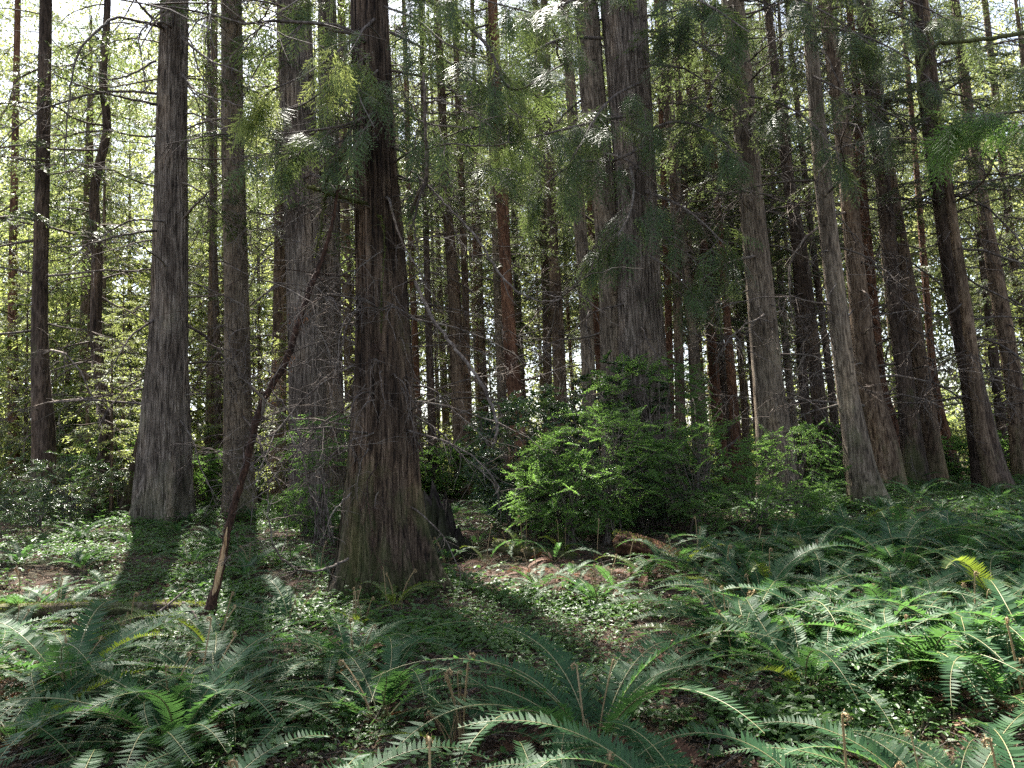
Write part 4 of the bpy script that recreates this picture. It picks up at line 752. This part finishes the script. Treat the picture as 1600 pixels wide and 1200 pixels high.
def log(name, px, r0, r1, matn, label, seed, rough=.07, moss=0, z0=0.0):
    r = np.random.default_rng(seed); pts = []
    for x, y, d in px: pts.append(P(x, y, d))
    o = np.array(pts[0]); n = 40; S = 28; p = smooth_path(pts, n) - o
    T = nrm(np.gradient(p, axis=0)); A = nrm(np.cross(T, [0, 0, 1.0])); Bv = np.cross(A, T)
    th = np.arange(S) * 2 * PI / S; rad = np.linspace(r0, r1, n)[:, None] * (1 + rough * (np.sin(3 * th + r.uniform(0, 6)) + np.sin(7 * th + r.uniform(0, 6)) + np.sin(11 * th + np.linspace(0, 2, n)[:, None])) + r.normal(0, .02, (n, S)))
    rad[0] *= r.uniform(.15, .5, S); rad[1] *= r.uniform(.55, .95, S); rad[2] *= r.uniform(.85, 1.05, S); rad[-1] *= .25; rad[-2] *= r.uniform(.5, .9, S)
    V = p[:, None] + rad[..., None] * (np.cos(th)[None, :, None] * A[:, None] + np.sin(th)[None, :, None] * Bv[:, None]); mb = MB()
    i = np.arange(n - 1)[:, None] * S; j = np.arange(S)[None]; jn = (j + 1) % S
    mb.add(V.reshape(-1, 3), np.stack([i + j, i + jn, i + S + jn, i + S + j], -1).reshape(-1, 4), 0, True)
    mb.add(V[0], np.array([[0, k, k + 1] for k in range(1, S - 1)]), 0); mb.add(V[-1], np.array([[0, k, k + 1] for k in range(1, S - 1)]), 0)
    root = obj(name, mb.mesh(name, [matn]), loc=tuple(o)); tag(root, label, 'log')
    if moss:
        mb = MB(); k = moss; i = r.integers(0, n - 1, k); t = r.uniform(.15, PI - .15, k); t = np.where(r.random(k) < .75, t, r.uniform(0, 6.28, k)); u = r.random((k, 1))
        c = p[i] + (p[i + 1] - p[i]) * u; rd = np.interp(i, [0, n - 1], [r0, r1])[:, None]; nn = np.cos(t)[:, None] * A[i] + np.sin(t)[:, None] * Bv[i]
        leaves(mb, c + nn * rd * 1.02, nn + r.normal(0, .8, (k, 3)), r.normal(0, 1, (k, 3)), r.uniform(.015, .04, k), .012, 0)
        tag(obj('moss_coat', mb.mesh('moss_coat', ['moss']), root), kind='stuff')
    return root
log('rotten_log', [(960, 846, 9.8), (1000, 855, 9.6), (1045, 870, 9.4), (1090, 892, 9.2), (1120, 910, 9.0)], .14, .08, 'rot', 'rotten red-brown log end lying under the green shrubs, its upper edge pale and mossy', 3, .14, 1100)
log('fallen_log', [(-60, 956, 7.9), (60, 954, 7.8), (170, 950, 7.7), (290, 950, 7.6), (330, 954, 7.6)], .08, .045, 'bark_dark', 'long mossy fallen log lying low across the clover carpet by the dead leaning sapling', 4, .06, 1500)
log('fallen_log', [(770, 850, 10.6), (820, 862, 10.3), (860, 868, 10.1), (900, 872, 10)], .08, .05, 'bark_dark', 'moss-topped fallen log between the broken stump and the rotten red log', 6, .08, 900)
log('fallen_branch', [(1040, 885, 8.9), (1110, 872, 9.0), (1160, 850, 9.2), (1215, 838, 9.5)], .035, .02, 'dead', 'pale bare fallen branch reaching from the rotten red log into the shrubs', 7)
log('fallen_branch', [(200, 985, 7.3), (250, 955, 7.3), (295, 918, 7.5)], .014, .008, 'dead', 'slim pale stick propped slantwise on the long mossy log', 8)
log('fallen_branch', [(285, 940, 7.4), (300, 955, 7.3), (310, 972, 7.2)], .014, .01, 'dead', 'short pale stick lying at the foot of the dead leaning sapling', 12)
mb = MB(); th = np.linspace(0, 2 * PI, 25)[:-1]; V = []
for ph in np.linspace(-PI / 2 + .05, PI / 2 - .05, 14):
    rad = math.cos(ph) * (1 + .08 * np.sin(3 * th + ph) + .05 * np.sin(5 * th)); V.append(np.stack([rad * np.cos(th) * .055, rad * np.sin(th) * .045, np.full(24, math.sin(ph) * .038)], -1))
V = np.array(V); i = np.arange(13)[:, None] * 24; j = np.arange(24)[None]; jn = (j + 1) % 24
mb.add(V.reshape(-1, 3), np.stack([i + j, i + jn, i + 24 + jn, i + 24 + j], -1).reshape(-1, 4), 0, True)
mb.add(V[0], np.array([[0, k + 1, k] for k in range(1, 23)]), 0, True); mb.add(V[-1], np.array([[0, k, k + 1] for k in range(1, 23)]), 0, True)
q = ghit(1107, 953); tag(obj('stone', mb.mesh('stone', ['stone']), loc=(q[0], q[1], q[2] + .05), rotz=.4, scale=1.25), 'small rounded dark stone poking out among fern fronds', 'stone')
# ------------------------------------------------------------------ shrubs
def shrub(label, base, h, rx, ry, nsp, leafm, seed, leaf=(.024, .042), layered=.5, nstem=12, h0=.15, name='shrub', per=24, sprl=.31, wr=.5):
    r = np.random.default_rng(seed); o = np.array(base); root = obj(name, None, loc=tuple(o)); tag(root, label, 'shrub')
    tips = []
    for k in range(nstem):
        a = r.uniform(0, 6.28); q = [np.array([r.normal(0, .08), r.normal(0, .08), -.05])]; rr_ = r.uniform(.2, 1)
        end = np.array([math.cos(a) * rx * rr_, math.sin(a) * ry * rr_, h * r.uniform(.65, 1.0)])
        mid = end * np.array([.35, .35, .62]) + r.normal(0, .06, 3); pth = smooth_path([q[0], mid, end], 14); pth[1:-1] += r.normal(0, .012, (12, 3))
        mb = MB(); tube(mb, pth, np.linspace(.014, .004, 14) * (h / 1.8) ** .5, 5)
        obj('stem', mb.mesh('stem', ['dead']), root); tips.append(pth)
    mb = MB()
    for s in range(nsp):
        pth = tips[r.integers(0, nstem)]; c0 = pth[r.integers(4, 14)]
        v = r.normal(0, 1, 3); v /= np.linalg.norm(v); v *= r.uniform(.45, 1) ** .5
        c = np.array([v[0] * rx, v[1] * ry, h * (h0 + (1 - h0) * (.5 + .5 * v[2]))])
        out = nrm(np.array([c[0], c[1], .0]) + r.normal(0, .35, 3) * np.array([1, 1, .25])); l = sprl * r.uniform(.5, 1.4)
        if r.random() < .4: sticks(mb, (c0 + (c - c0) * .5)[None] , c[None], .004, .0025, 1)
        nn = per; u = np.linspace(.05, 1, nn) ; dz = r.uniform(-.6, .4)
        cur = r.normal(0, .5); perp = nrm(np.array([-out[1], out[0], r.normal(0, .42)]))
        pl = c + out * (l * u)[:, None] + perp * (cur * l * u * u * .5)[:, None]; pl[:, 2] += dz * l * u * u
        sticks(mb, pl[[0, nn // 2]], pl[[nn // 2, nn - 1]], .003, .0015, 1)
        # side twigs make the spray a flat fan
        sd = np.where(np.arange(nn) % 2, 1, -1); w = l * .45 * (1.1 - u) * r.uniform(.3, 1.1, nn)
        sdv = perp * sd[:, None] * .8 + out * .6
        m3 = 3
        for q_ in range(m3):
            f = (q_ + 1) / m3
            pb = pl + sdv * (w * f)[:, None]; d = sdv + out * r.normal(0.1, .5, (nn, 1)) + r.normal(0, .3, (nn, 3)) * np.array([1, 1, 1 - layered * .6])
            upv = np.array([0, 0, 1.0]) + r.normal(0, 1 - layered + .12, (nn, 3))
            oval_leaves(mb, pb, d, upv, r.uniform(*leaf, nn), r.uniform(*leaf, nn) * wr, 0)
    obj('foliage', mb.mesh('foliage', [leafm, 'dead']), root)
    return root
def sat(px, d): q = P(px, 800, d); return gpt(q[0], q[1])
SH = [
 ('fresh green bush climbing high against the giant pale cedar behind the tall layered one', 1030, 12.6, 3.0, .9, .6, 190, 'shrub', dict(h0=.3)),
 ('tall airy bright green bush spread in flat layers before the giant pale cedar', 945, 11.2, 2.0, 1.1, .8, 270, 'shrub', {}),
 ('low bright green bush arching over the rotten red log', 890, 10.8, 1.35, .8, .6, 160, 'shrub', {}),
 ('bright green bush against the foot of the stout grey conifer', 1090, 11.6, 1.75, .9, .8, 190, 'shrub', {}),
 ('loose green bush leaning out beside the smooth light grey trunk', 1250, 12.2, 1.55, .6, .6, 90, 'shrub', {}),
 ('small low green bush spilling onto the fern slope below the smooth light grey trunk', 1180, 11.0, .8, 1.0, .7, 120, 'shrub', {}),
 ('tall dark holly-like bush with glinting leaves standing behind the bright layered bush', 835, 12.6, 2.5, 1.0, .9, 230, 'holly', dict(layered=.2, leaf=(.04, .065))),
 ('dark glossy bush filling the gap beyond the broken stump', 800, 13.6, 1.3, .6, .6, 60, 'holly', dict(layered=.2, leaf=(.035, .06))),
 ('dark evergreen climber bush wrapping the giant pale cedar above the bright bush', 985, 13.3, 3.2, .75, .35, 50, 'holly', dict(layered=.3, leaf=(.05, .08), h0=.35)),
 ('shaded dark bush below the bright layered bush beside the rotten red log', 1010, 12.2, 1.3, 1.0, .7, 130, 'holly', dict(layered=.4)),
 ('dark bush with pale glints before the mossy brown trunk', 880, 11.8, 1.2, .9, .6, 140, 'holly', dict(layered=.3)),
 ('fresh green little bush at the foot of the massive furrowed cedar', 480, 13.5, .95, .62, .5, 120, 'shrub', {}),
 ('thin green bush in two flat tiers between furrowed cedar and thick brown cedar', 505, 12.4, 2.2, .5, .5, 70, 'shrub', dict(h0=.55)),
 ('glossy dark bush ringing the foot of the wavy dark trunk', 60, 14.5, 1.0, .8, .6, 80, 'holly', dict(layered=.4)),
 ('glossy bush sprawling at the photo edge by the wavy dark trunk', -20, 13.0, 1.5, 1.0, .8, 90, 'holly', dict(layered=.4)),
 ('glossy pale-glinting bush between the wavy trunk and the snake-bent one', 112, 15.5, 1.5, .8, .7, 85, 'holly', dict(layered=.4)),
 ('mid green bush behind the propped thin stem and the broad grey cedar', 190, 19, 2.3, 1.2, .9, 130, 'shrub', dict(layered=.4, leaf=(.05, .08))),
 ('sunny bush in the bright gap beyond the dead leaning sapling', 322, 19.5, 1.7, 1.1, .8, 190, 'shrub', dict(leaf=(.05, .08))),
 ('sunny loose bush behind the knotty straight grey trunk', 405, 22, 1.9, 1.1, .8, 170, 'shrub', dict(leaf=(.05, .08))),
 ('small sunlit bush at the back between the grey leaning trunks', 1500, 21.5, 1.3, .9, .7, 130, 'shrub', dict(leaf=(.05, .08))),
 ('sunlit bush far back near the blackish red trunk', 1300, 22, 1.6, 1.1, .8, 160, 'shrub', dict(leaf=(.05, .08))),
 ('sunlit bush behind the broken stump and the dark narrow trunk', 690, 20, 1.5, 1.0, .8, 170, 'shrub', dict(leaf=(.05, .08))),
 ('pale sunlit bush beyond the dark plated trunk at the photo edge', 1600, 22, 1.6, 1.1, .8, 160, 'shrub', dict(leaf=(.05, .08))),
]
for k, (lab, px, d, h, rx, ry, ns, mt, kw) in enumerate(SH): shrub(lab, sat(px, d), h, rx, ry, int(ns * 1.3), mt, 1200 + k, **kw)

# ------------------------------------------------------------------ sword ferns
def frond_mesh(seed, L=1.0, el0=60, sag=1.0, matn='fern', name='frond', sparse=1.0, wild=0):
    r = np.random.default_rng(seed); mb = MB(); n = 25; t = np.linspace(0, 1, n)
    el = np.radians(el0) - np.radians(el0 + 28 * sag) * t ** 1.15
    x = np.concatenate([[0], np.cumsum(np.cos(el[:-1]) * L / (n - 1))]); z = np.concatenate([[0], np.cumsum(np.sin(el[:-1]) * L / (n - 1))])
    y = L * ((.05 + .1 * wild) * r.normal() * t * t + (.03 + .02 * wild) * r.normal() * np.sin(3 * t))
    p = np.stack([x, y, z], -1); tube(mb, p, np.linspace(.0042, .0012, n), 5, 1)
    m = int(44 * sparse); tt = np.linspace(.13, .985, m); tw = r.normal(0, .15)
    P0 = np.stack([np.interp(tt, t, p[:, i]) for i in range(3)], -1); T = nrm(np.stack([np.interp(tt, t, np.gradient(p[:, i])) for i in range(3)], -1))
    S0 = nrm(np.cross(T, [0, 0, 1.0])); Nn = np.cross(S0, T)
    plen = L * .105 * np.minimum(1, .5 + 2.6 * (tt - .1)) * np.clip(1.03 - tt, 0, 1) ** .42
    for sd in (1, -1):
        k = m; ln = plen * r.uniform(.85, 1.1, k) * np.where(r.random(k) < .05 + .06 * wild, r.uniform(.1, .6, k), 1)
        if wild:
            a0 = r.integers(4, k - 8); ln[a0:a0 + r.integers(2, 6)] *= .12
            if r.random() < .5: ln[int(k * r.uniform(.78, .92)):] *= .2
        roll = tw + r.normal(0, .07 + .08 * wild, k) + r.normal(0, .09) + wild * r.normal(0, .5) * (tt - .4)
        S = sd * S0 * np.cos(roll)[:, None] + Nn * (np.sin(roll) * .8 + .12)[:, None]
        d = nrm(S + T * r.uniform(.18, .36, k)[:, None]); nn = nrm(np.cross(d, T) * -sd + r.normal(0, .14, (k, 3)))
        w = np.minimum(.0185 * L ** .5, ln * .26); pr = np.cross(nn, d)
        b = P0 + T * (L * .004) * (sd > 0)
        dr = -nn * (ln * .10)[:, None]
        def pt(f, a): return b + d * (ln * f)[:, None] + pr * (w * a)[:, None] + dr * f * f + T * (ln * .10 * f * f)[:, None]
        V = np.stack([pt(0, -.12), pt(0, .12), pt(.16, .55), pt(.16, -.5), pt(.6, .40), pt(.6, -.40), pt(1.0, 0)], 1).reshape(-1, 3)
        q = np.arange(k)[:, None] * 7
        mb.add(V, np.concatenate([q + np.array([[0, 1, 2, 3]]), q + np.array([[3, 2, 4, 5]])]), 0)
        mb.add(V, q + np.array([[5, 4, 6]]), 0) if False else mb.add(V[:0], np.zeros((0, 4), int), 0)
        vtip = np.stack([pt(.6, .40), pt(.6, -.40), pt(1.0, 0)], 1).reshape(-1, 3); mb.add(vtip, np.arange(3 * k).reshape(-1, 3), 0)
    return mb.mesh(name, [matn, 'rachis' if matn != 'fern_d' else 'fern_d'])
FR = [frond_mesh(1400 + i, 1.0, el, sg, 'fern', wild=i % 2) for i, (el, sg) in enumerate([(68, 1.1), (60, 1.2), (52, 1.2), (46, 1.1), (38, .9), (28, .8), (64, 1.6), (50, 1.7), (55, .7), (34, 1.3)])]
FY = [frond_mesh(1420 + i, 1.0, el, sg, 'fern_y') for i, (el, sg) in enumerate([(55, 1.0), (40, .8), (66, .7)])]
FD = [frond_mesh(1430 + i, .9, el, sg, 'fern_d', 'dead_frond') for i, (el, sg) in enumerate([(30, 2.2), (15, 1.6), (45, 2.6)])]
def fiddle_mesh(seed, h=.45):
    r = np.random.default_rng(seed); mb = MB(); t = np.linspace(0, 1, 16); lean = r.normal(0, .06, 2)
    p = np.stack([lean[0] * t * t, lean[1] * t * t, h * t], -1); a = np.linspace(0, 5.2, 16)[1:]; rr_ = .015 * (1 - a / 7.5)
    q = p[-1] + np.stack([.015 - rr_ * np.cos(a), 0 * a, rr_ * np.sin(a) * 1.2], -1); pth = np.vstack([p, q])
    tube(mb, pth, np.concatenate([np.linspace(.0048, .004, 16), np.linspace(.0045, .0025, 15)]), 6)
    k = 130; i = r.integers(0, len(pth) - 1, k); leaves(mb, pth[i] + r.normal(0, .004, (k, 3)), r.normal(0, 1, (k, 3)) + np.array([0, 0, .6]), r.normal(0, 1, (k, 3)), r.uniform(.006, .014, k), .0035, 0)
    return mb.mesh('fiddlehead', ['fiddle'])
FH = [fiddle_mesh(1440 + i, h) for i, h in enumerate((.45, .36, .3))]
NEAR_G, FERN_G = 'sword ferns of the near ground', 'sword ferns of the far slope'
def fern(q, R=.95, n=16, az=None, span=PI * 2, yel=.03, dead=3, fid=2, label=None, lift=0):
    root = obj('sword_fern', None, loc=(q[0], q[1], q[2] + .02 + lift)); tag(root, label, 'fern', NEAR_G); R *= 1.05
    a0 = U(0, 6.28) if az is None else az
    for i in range(n):
        a = a0 + (i + U(-.35, .35)) / n * span - (span / 2 if az is not None else 0)
        y = U(0, 1) < yel
        me = FY[int(rng.integers(0, 3))] if y else FR[int(rng.integers(0, 10))]
        o = obj('frond', me, root, loc=(math.cos(a) * .03, math.sin(a) * .03, 0), rot=(U(-.25, .25), U(-.12, .14), a), scale=R * U(.72, 1.15))
        if y: o['label'] = 'yellowing frond'
    for i in range(dead):
        a = U(0, 6.28); o = obj('dead_frond', FD[int(rng.integers(0, 3))], root, rot=(U(-.4, .4), U(0, .2), a), scale=R * U(.5, .9)); o['label'] = 'withered brown frond'
    for i in range(fid):
        a = U(0, 6.28); obj('fiddlehead', FH[int(rng.integers(0, 3))], root, loc=(math.cos(a) * U(.02, .1), math.sin(a) * U(.02, .1), 0), rot=(U(-.2, .2), U(-.2, .2), a), scale=U(.7, 1.25))
    if not label: later(root, 'half withered brown sword fern' if dead >= 6 else ('broad arching' if R > .92 else 'mid-sized' if R > .7 else 'small') + ' sword fern')
    return root
def fx(px, py, **k):
    q = ghit(px, py); return fern(q, **k)
# hand placed
fx(545, 1055, R=1.0, n=22, yel=0, dead=3, fid=4, label='big deep green sword fern in full rosette, straight below the thick brown cedar')
fx(120, 1100, R=.9, n=17, yel=.12, fid=3); fx(265, 1140, R=.85, n=16, az=-1.3, span=4.4, yel=.12); fx(335, 1030, R=.8, n=11, yel=.05)
fx(20, 1020, R=.8, n=14, yel=.2, fid=2); fx(185, 1020, R=.7, n=9, yel=.3, fid=4)
fx(715, 1180, R=.62, n=7, yel=.3, fid=9, dead=4, label='young fern clump with a bundle of upright tan fiddlehead stalks')
fx(1140, 1015, R=1.0, n=19, yel=.1, dead=7, fid=6, label='wide sword fern with a brown dead heart, just below the round dark stone')
fx(1185, 1040, R=.95, n=14, yel=.1, dead=5, fid=3)
for px, py, dd, kw in [(1100, 1200, 2.9, dict(R=.95, n=12, az=2.7, span=2.2, yel=.0)), (1590, 1200, 2.7, dict(R=.9, n=13, az=2.5, span=3.6, yel=.0, dead=6)), (1480, 1200, 3.1, dict(R=.8, n=8, az=1.9, span=3)), (430, 1200, 2.9, dict(R=.85, n=16, az=1.3, span=4.5, yel=0)),
                       (680, 1200, 2.75, dict(R=.8, n=11, az=1.6, span=4)), (40, 1200, 2.9, dict(R=.9, n=14)), (880, 1200, 2.9, dict(R=.75, n=8, az=1.5, span=3)), (250, 1200, 2.7, dict(R=.85, n=12, az=1.4, span=4)), (1310, 1200, 2.9, dict(R=.8, n=8, az=1.6, span=3.2))]:
    q = P(px, py, dd); fern(gpt(q[0], q[1]), **kw)
fx(1590, 1120, R=1.0, n=15); fx(1420, 1075, R=.95, n=14); fx(1300, 1030, R=.95, n=15); fx(1520, 1030, R=1.0, n=15); fx(1390, 985, R=1.0, n=15)
fx(455, 985, R=.95, n=5, az=2.55, span=1.0, yel=0, dead=0, fid=3, label='lone fern throwing one long comb-like frond across the dead leaning sapling')
fx(35, 935, R=.95, n=15, yel=.05); fx(95, 915, R=.9, n=13); fx(300, 885, R=.75, n=11); fx(265, 1000, R=.7, n=8, yel=.3); fx(395, 885, R=.8, n=11)
fx(615, 955, R=.55, n=10, yel=.9, dead=0, fid=3, label='small yellow-green fern tucked against the foot of the thick brown cedar')
fx(560, 985, R=.5, n=8, yel=.7, dead=0, fid=5)
fx(845, 925, R=.65, n=9); fx(930, 945, R=.75, n=12, dead=5); fx(890, 900, R=.6, n=4, dead=9, fid=0, label='mostly withered rust brown fern on the bare litter before the mossy fallen log')
fx(1010, 905, R=.75, n=7, dead=9, fid=0, label='drooping half dead fern with a brown skirt before the rotten red log'); fx(1065, 900, R=.85, n=12, yel=.15); fx(1095, 870, R=.85, n=11, yel=.2); fx(1130, 925, R=.9, n=14); fx(1200, 945, R=.95, n=15)
fx(745, 855, R=.65, n=10); fx(700, 880, R=.5, n=7); fx(820, 870, R=.6, n=8); fx(880, 865, R=.65, n=9, yel=.3)
fx(500, 905, R=.6, n=8); fx(450, 870, R=.7, n=10)
placed = []
def ok(q, gap):
    for p_ in placed:
        if (p_[0] - q[0]) ** 2 + (p_[1] - q[1]) ** 2 < gap * gap: return False
    placed.append(q); return True
for _ in range(700):
    px, py = U(-80, 1000), U(1020, 1260)
    if px > 560 and py < 1130 or (px < 600 and py < 1075): continue
    q = P(px, 1200, 2.75) if py > 1200 else ghit(px, py)
    q = gpt(q[0] + U(-.1, .1), q[1] - max(0, py - 1200) * .006)
    if not ok(q, .8): continue
    fern(q, R=U(.9, 1.2), n=int(U(16, 24)), yel=.03, dead=int(U(1, 4)), fid=int(U(0, 3)))
for px, py in [(760, 885), (865, 880), (935, 875), (985, 900), (905, 915), (830, 900), (800, 870), (960, 915), (700, 905), (1040, 890), (660, 880), (1075, 1075)]:
    fx(px, py, R=U(.6, .8), n=int(U(1, 4)), dead=int(U(6, 10)), fid=int(U(0, 2)), label=None)
# the fern slope: random but spaced
placed = []
cnt = 0
for _ in range(3000):
    px, py = U(1130, 1640), U(830, 1090)
    if py < 830 + max(0, (1280 - px)) * .55: continue
    q = ghit(px, py)
    if q is None or not ok(q, .6): continue
    fern(q, R=U(.78, 1.15), n=int(U(13, 20)), yel=.03, dead=int(U(0, 3)), fid=int(U(0, 2.5))); cnt += 1
    if cnt >= 85: break
# farther ferns are one mesh each
def fern_whole(seed, n=13):
    r = np.random.default_rng(seed); mb = MB()
    for i in range(n):
        src = FR[r.integers(0, 10)] if r.random() > .1 else FY[r.integers(0, 3)]
        v = np.empty(len(src.vertices) * 3, np.float32); src.vertices.foreach_get('co', v); v = v.reshape(-1, 3).astype(float)
        q = np.array([list(p_.vertices) + ([-1] if len(p_.vertices) == 3 else []) for p_ in src.polygons]); mi = np.array([p_.material_index for p_ in src.polygons])
        R = rotz(i / n * 6.28 + r.uniform(-.2, .2)) @ roty(r.uniform(-.1, .15)) * r.uniform(.7, 1.1); mb.addarr((v, q, mi, np.zeros(len(q), bool)), R)
    return mb.mesh('sword_fern', ['fern', 'rachis'])
FW = [fern_whole(1500 + i) for i in range(4)]
cnt = 0; placed = []
for _ in range(6000):
    x, y = U(-9, 14), U(9.5, 22); q = gpt(x, y); px, py = project(q)
    if not (-40 < px < 1640): continue
    w = .9 if x > 2.5 else .35
    if U(0, 1) > w or (740 < px < 1200 and y < 13 and U(0, 1) < .6): continue
    if not ok(q, .8): continue
    o = obj('sword_fern', FW[cnt % 4], loc=(q[0], q[1], q[2] + .02), rotz=U(0, 6.28), scale=U(.6, .95)); tag(o, None, 'fern', FERN_G); later(o, 'sword fern'); cnt += 1
    if cnt >= 110: break

# ------------------------------------------------------------------ ground cover, litter
def density(px, py, x, y):
    g = .25
    g += 1.0 * np.exp(-((px - 270) / 190) ** 2 - ((py - 880) / 75) ** 2)          # the sunlit mound
    g += 1.0 * np.exp(-((px - 740) / 210) ** 2 - ((py - 975) / 55) ** 2)
    g += .8 * np.exp(-((px - 430) / 200) ** 2 - ((py - 960) / 60) ** 2)
    g += .6 * np.exp(-((px - 130) / 200) ** 2 - ((py - 1000) / 50) ** 2)
    g += .6 * np.exp(-((px - 930) / 140) ** 2 - ((py - 1060) / 60) ** 2)
    g += .7 * np.exp(-((px - 1500) / 250) ** 2 - ((py - 800) / 60) ** 2)
    g += .5 * np.exp(-((px - 1250) / 160) ** 2 - ((py - 1160) / 50) ** 2)
    g -= .5 * np.exp(-((px - 820) / 120) ** 2 - ((py - 890) / 35) ** 2)
    return np.clip(g, 0.03, 1)
def proj_arr(p):
    q = p - CAM; z = q @ _f; return 800 + FPX * (q @ _r) / z, 600 - FPX * (q @ _u) / z
def cover():
    mb = MB(); N = 230000
    y = 2.0 + 22 * rng.random(N) ** 1.6; x = (rng.random(N) * 2 - 1) * (y * .78 + 1)
    p = np.stack([x, y, height(x, y)], -1); px, py = proj_arr(p)
    cl = .5 + .5 * np.sin(2.1 * x + 1.3 * np.sin(1.7 * y)) * np.sin(2.6 * y + np.sin(1.9 * x))
    keep = rng.random(N) < density(px, py, x, y) * np.clip(1.6 * cl - .22, .03, 1.0); p = p[keep]; k = len(p)
    ring = []
    for t_ in TREES:
        if t_[2] < 22:
            b_ = P(t_[4][0][0], t_[4][0][1], t_[2]); r_ = t_[4][0][2] / 2 / FPX * t_[2]; m_ = int(260 + 900 * r_); a_ = rng.uniform(0, 6.28, m_); q_ = r_ * .95 + rng.gamma(1.5, .16, m_)
            ring.append(np.stack([b_[0] + q_ * np.cos(a_), b_[1] + q_ * np.sin(a_), 0 * a_], -1))
    ring = np.concatenate(ring); ring[:, 2] = height(ring[:, 0], ring[:, 1]); p = np.concatenate([p, ring]); k = len(p)
    hgt = rng.gamma(2.2, .028, k); hgt[-len(ring):] *= 1.5; p[:, 2] += .01 + hgt
    sz = rng.uniform(.018, .05, k) * (1 + .02 * p[:, 1]) * (.75 + .6 * (.5 + .5 * np.sin(1.9 * p[:, 0] + 3 * np.sin(.8 * p[:, 1])))); az = rng.uniform(0, 6.28, k)
    for j in range(3):                                # three leaflets to a leaf
        a = az + j * 2.1 + rng.normal(0, .2, k); d = np.stack([np.cos(a), np.sin(a), rng.normal(-.12, .28, k)], -1)
        up = np.array([0, 0, 1.0]) + rng.normal(0, .28, (k, 3))
        oval_leaves(mb, p, d, up, sz * rng.uniform(.8, 1.15, k), sz * .72, 0, .1)
    i = rng.random(k) < .3; b = p[i].copy(); b[:, 2] -= hgt[i] + .01; b[:, :2] += rng.normal(0, .02, (i.sum(), 2)); sticks(mb, b, p[i], .0014, .001, 1)
    return mb.mesh('ground_cover', ['cover', 'rachis'])
tag(obj('ground_cover', cover()), 'low carpet of small three-part clover-like leaves over the forest floor', 'ground cover', kind='stuff')
def litter():
    mb = MB(); N = 110000
    y = 1.8 + 20 * rng.random(N) ** 1.7; x = (rng.random(N) * 2 - 1) * (y * .78 + 1); p = np.stack([x, y, height(x, y) + rng.uniform(0.0, .035, N)], -1)
    a = rng.uniform(0, 6.28, N); d = np.stack([np.cos(a), np.sin(a), rng.normal(.1, .35, N)], -1)
    oval_leaves(mb, p, d, np.array([0, 0, 1.0]) + rng.normal(0, .5, (N, 3)), rng.uniform(.02, .06, N), rng.uniform(.008, .03, N), 0, .3)
    N = 20000; y = 1.8 + 18 * rng.random(N) ** 1.6; x = (rng.random(N) * 2 - 1) * (y * .78 + 1); p = np.stack([x, y, height(x, y) + rng.uniform(0, .05, N)], -1)
    a = rng.uniform(0, 6.28, N); L = rng.uniform(.06, .45, N); e = p + np.stack([np.cos(a) * L, np.sin(a) * L, rng.normal(.02, .05, N)], -1); e[:, 2] = np.maximum(e[:, 2], height(e[:, 0], e[:, 1]) + .003)
    sticks(mb, p, e, rng.uniform(.0015, .005, N), .001, 1)
    return mb.mesh('leaf_litter', ['litter', 'dead'])
tag(obj('leaf_litter', litter()), 'brown fallen leaves and broken twigs scattered over the forest floor', 'litter', kind='stuff')
name_all()

# ------------------------------------------------------------------ light
SUN_AZ, SUN_EL = math.radians(-21), math.radians(57)      # azimuth measured from +Y towards +X
sd = bpy.data.lights.new('sun', 'SUN'); sd.energy = 5.0; sd.angle = math.radians(.5); sd.color = (1.0, .95, .86)
so2 = bpy.data.objects.new('sun', sd); COL.objects.link(so2)
to_sun = Vector((math.sin(SUN_AZ) * math.cos(SUN_EL), math.cos(SUN_AZ) * math.cos(SUN_EL), math.sin(SUN_EL)))
so2.rotation_euler = (-to_sun).to_track_quat('-Z', 'Y').to_euler()
w = bpy.data.worlds.new('World'); scene.world = w; w.use_nodes = True; nt = w.node_tree
sky = nt.nodes.new('ShaderNodeTexSky'); sky.sky_type = 'NISHITA'; sky.sun_disc = False; sky.sun_elevation = SUN_EL; sky.sun_rotation = SUN_AZ
sky.air_density = 1.0; sky.dust_density = 1.6; sky.ozone_density = 1.0
bg = nt.nodes['Background']; bg.inputs['Strength'].default_value = .06
hsv = nt.nodes.new('ShaderNodeHueSaturation'); hsv.inputs['Saturation'].default_value = .6; nt.links.new(sky.outputs[0], hsv.inputs['Color']); nt.links.new(hsv.outputs[0], bg.inputs['Color'])
scene.view_settings.view_transform = 'Standard'; scene.view_settings.look = 'None'; scene.view_settings.gamma = 1; scene.view_settings.exposure = 2.85
cy = scene.cycles
cy.max_bounces = 6; cy.diffuse_bounces = 3; cy.glossy_bounces = 2; cy.transmission_bounces = 3; cy.transparent_max_bounces = 4; cy.sample_clamp_indirect = 6
cy.use_denoising = False; cy.caustics_reflective = False; cy.caustics_refractive = False
scene.render.filter_size = 1.1 if hasattr(scene.render, 'filter_size') else 1.5
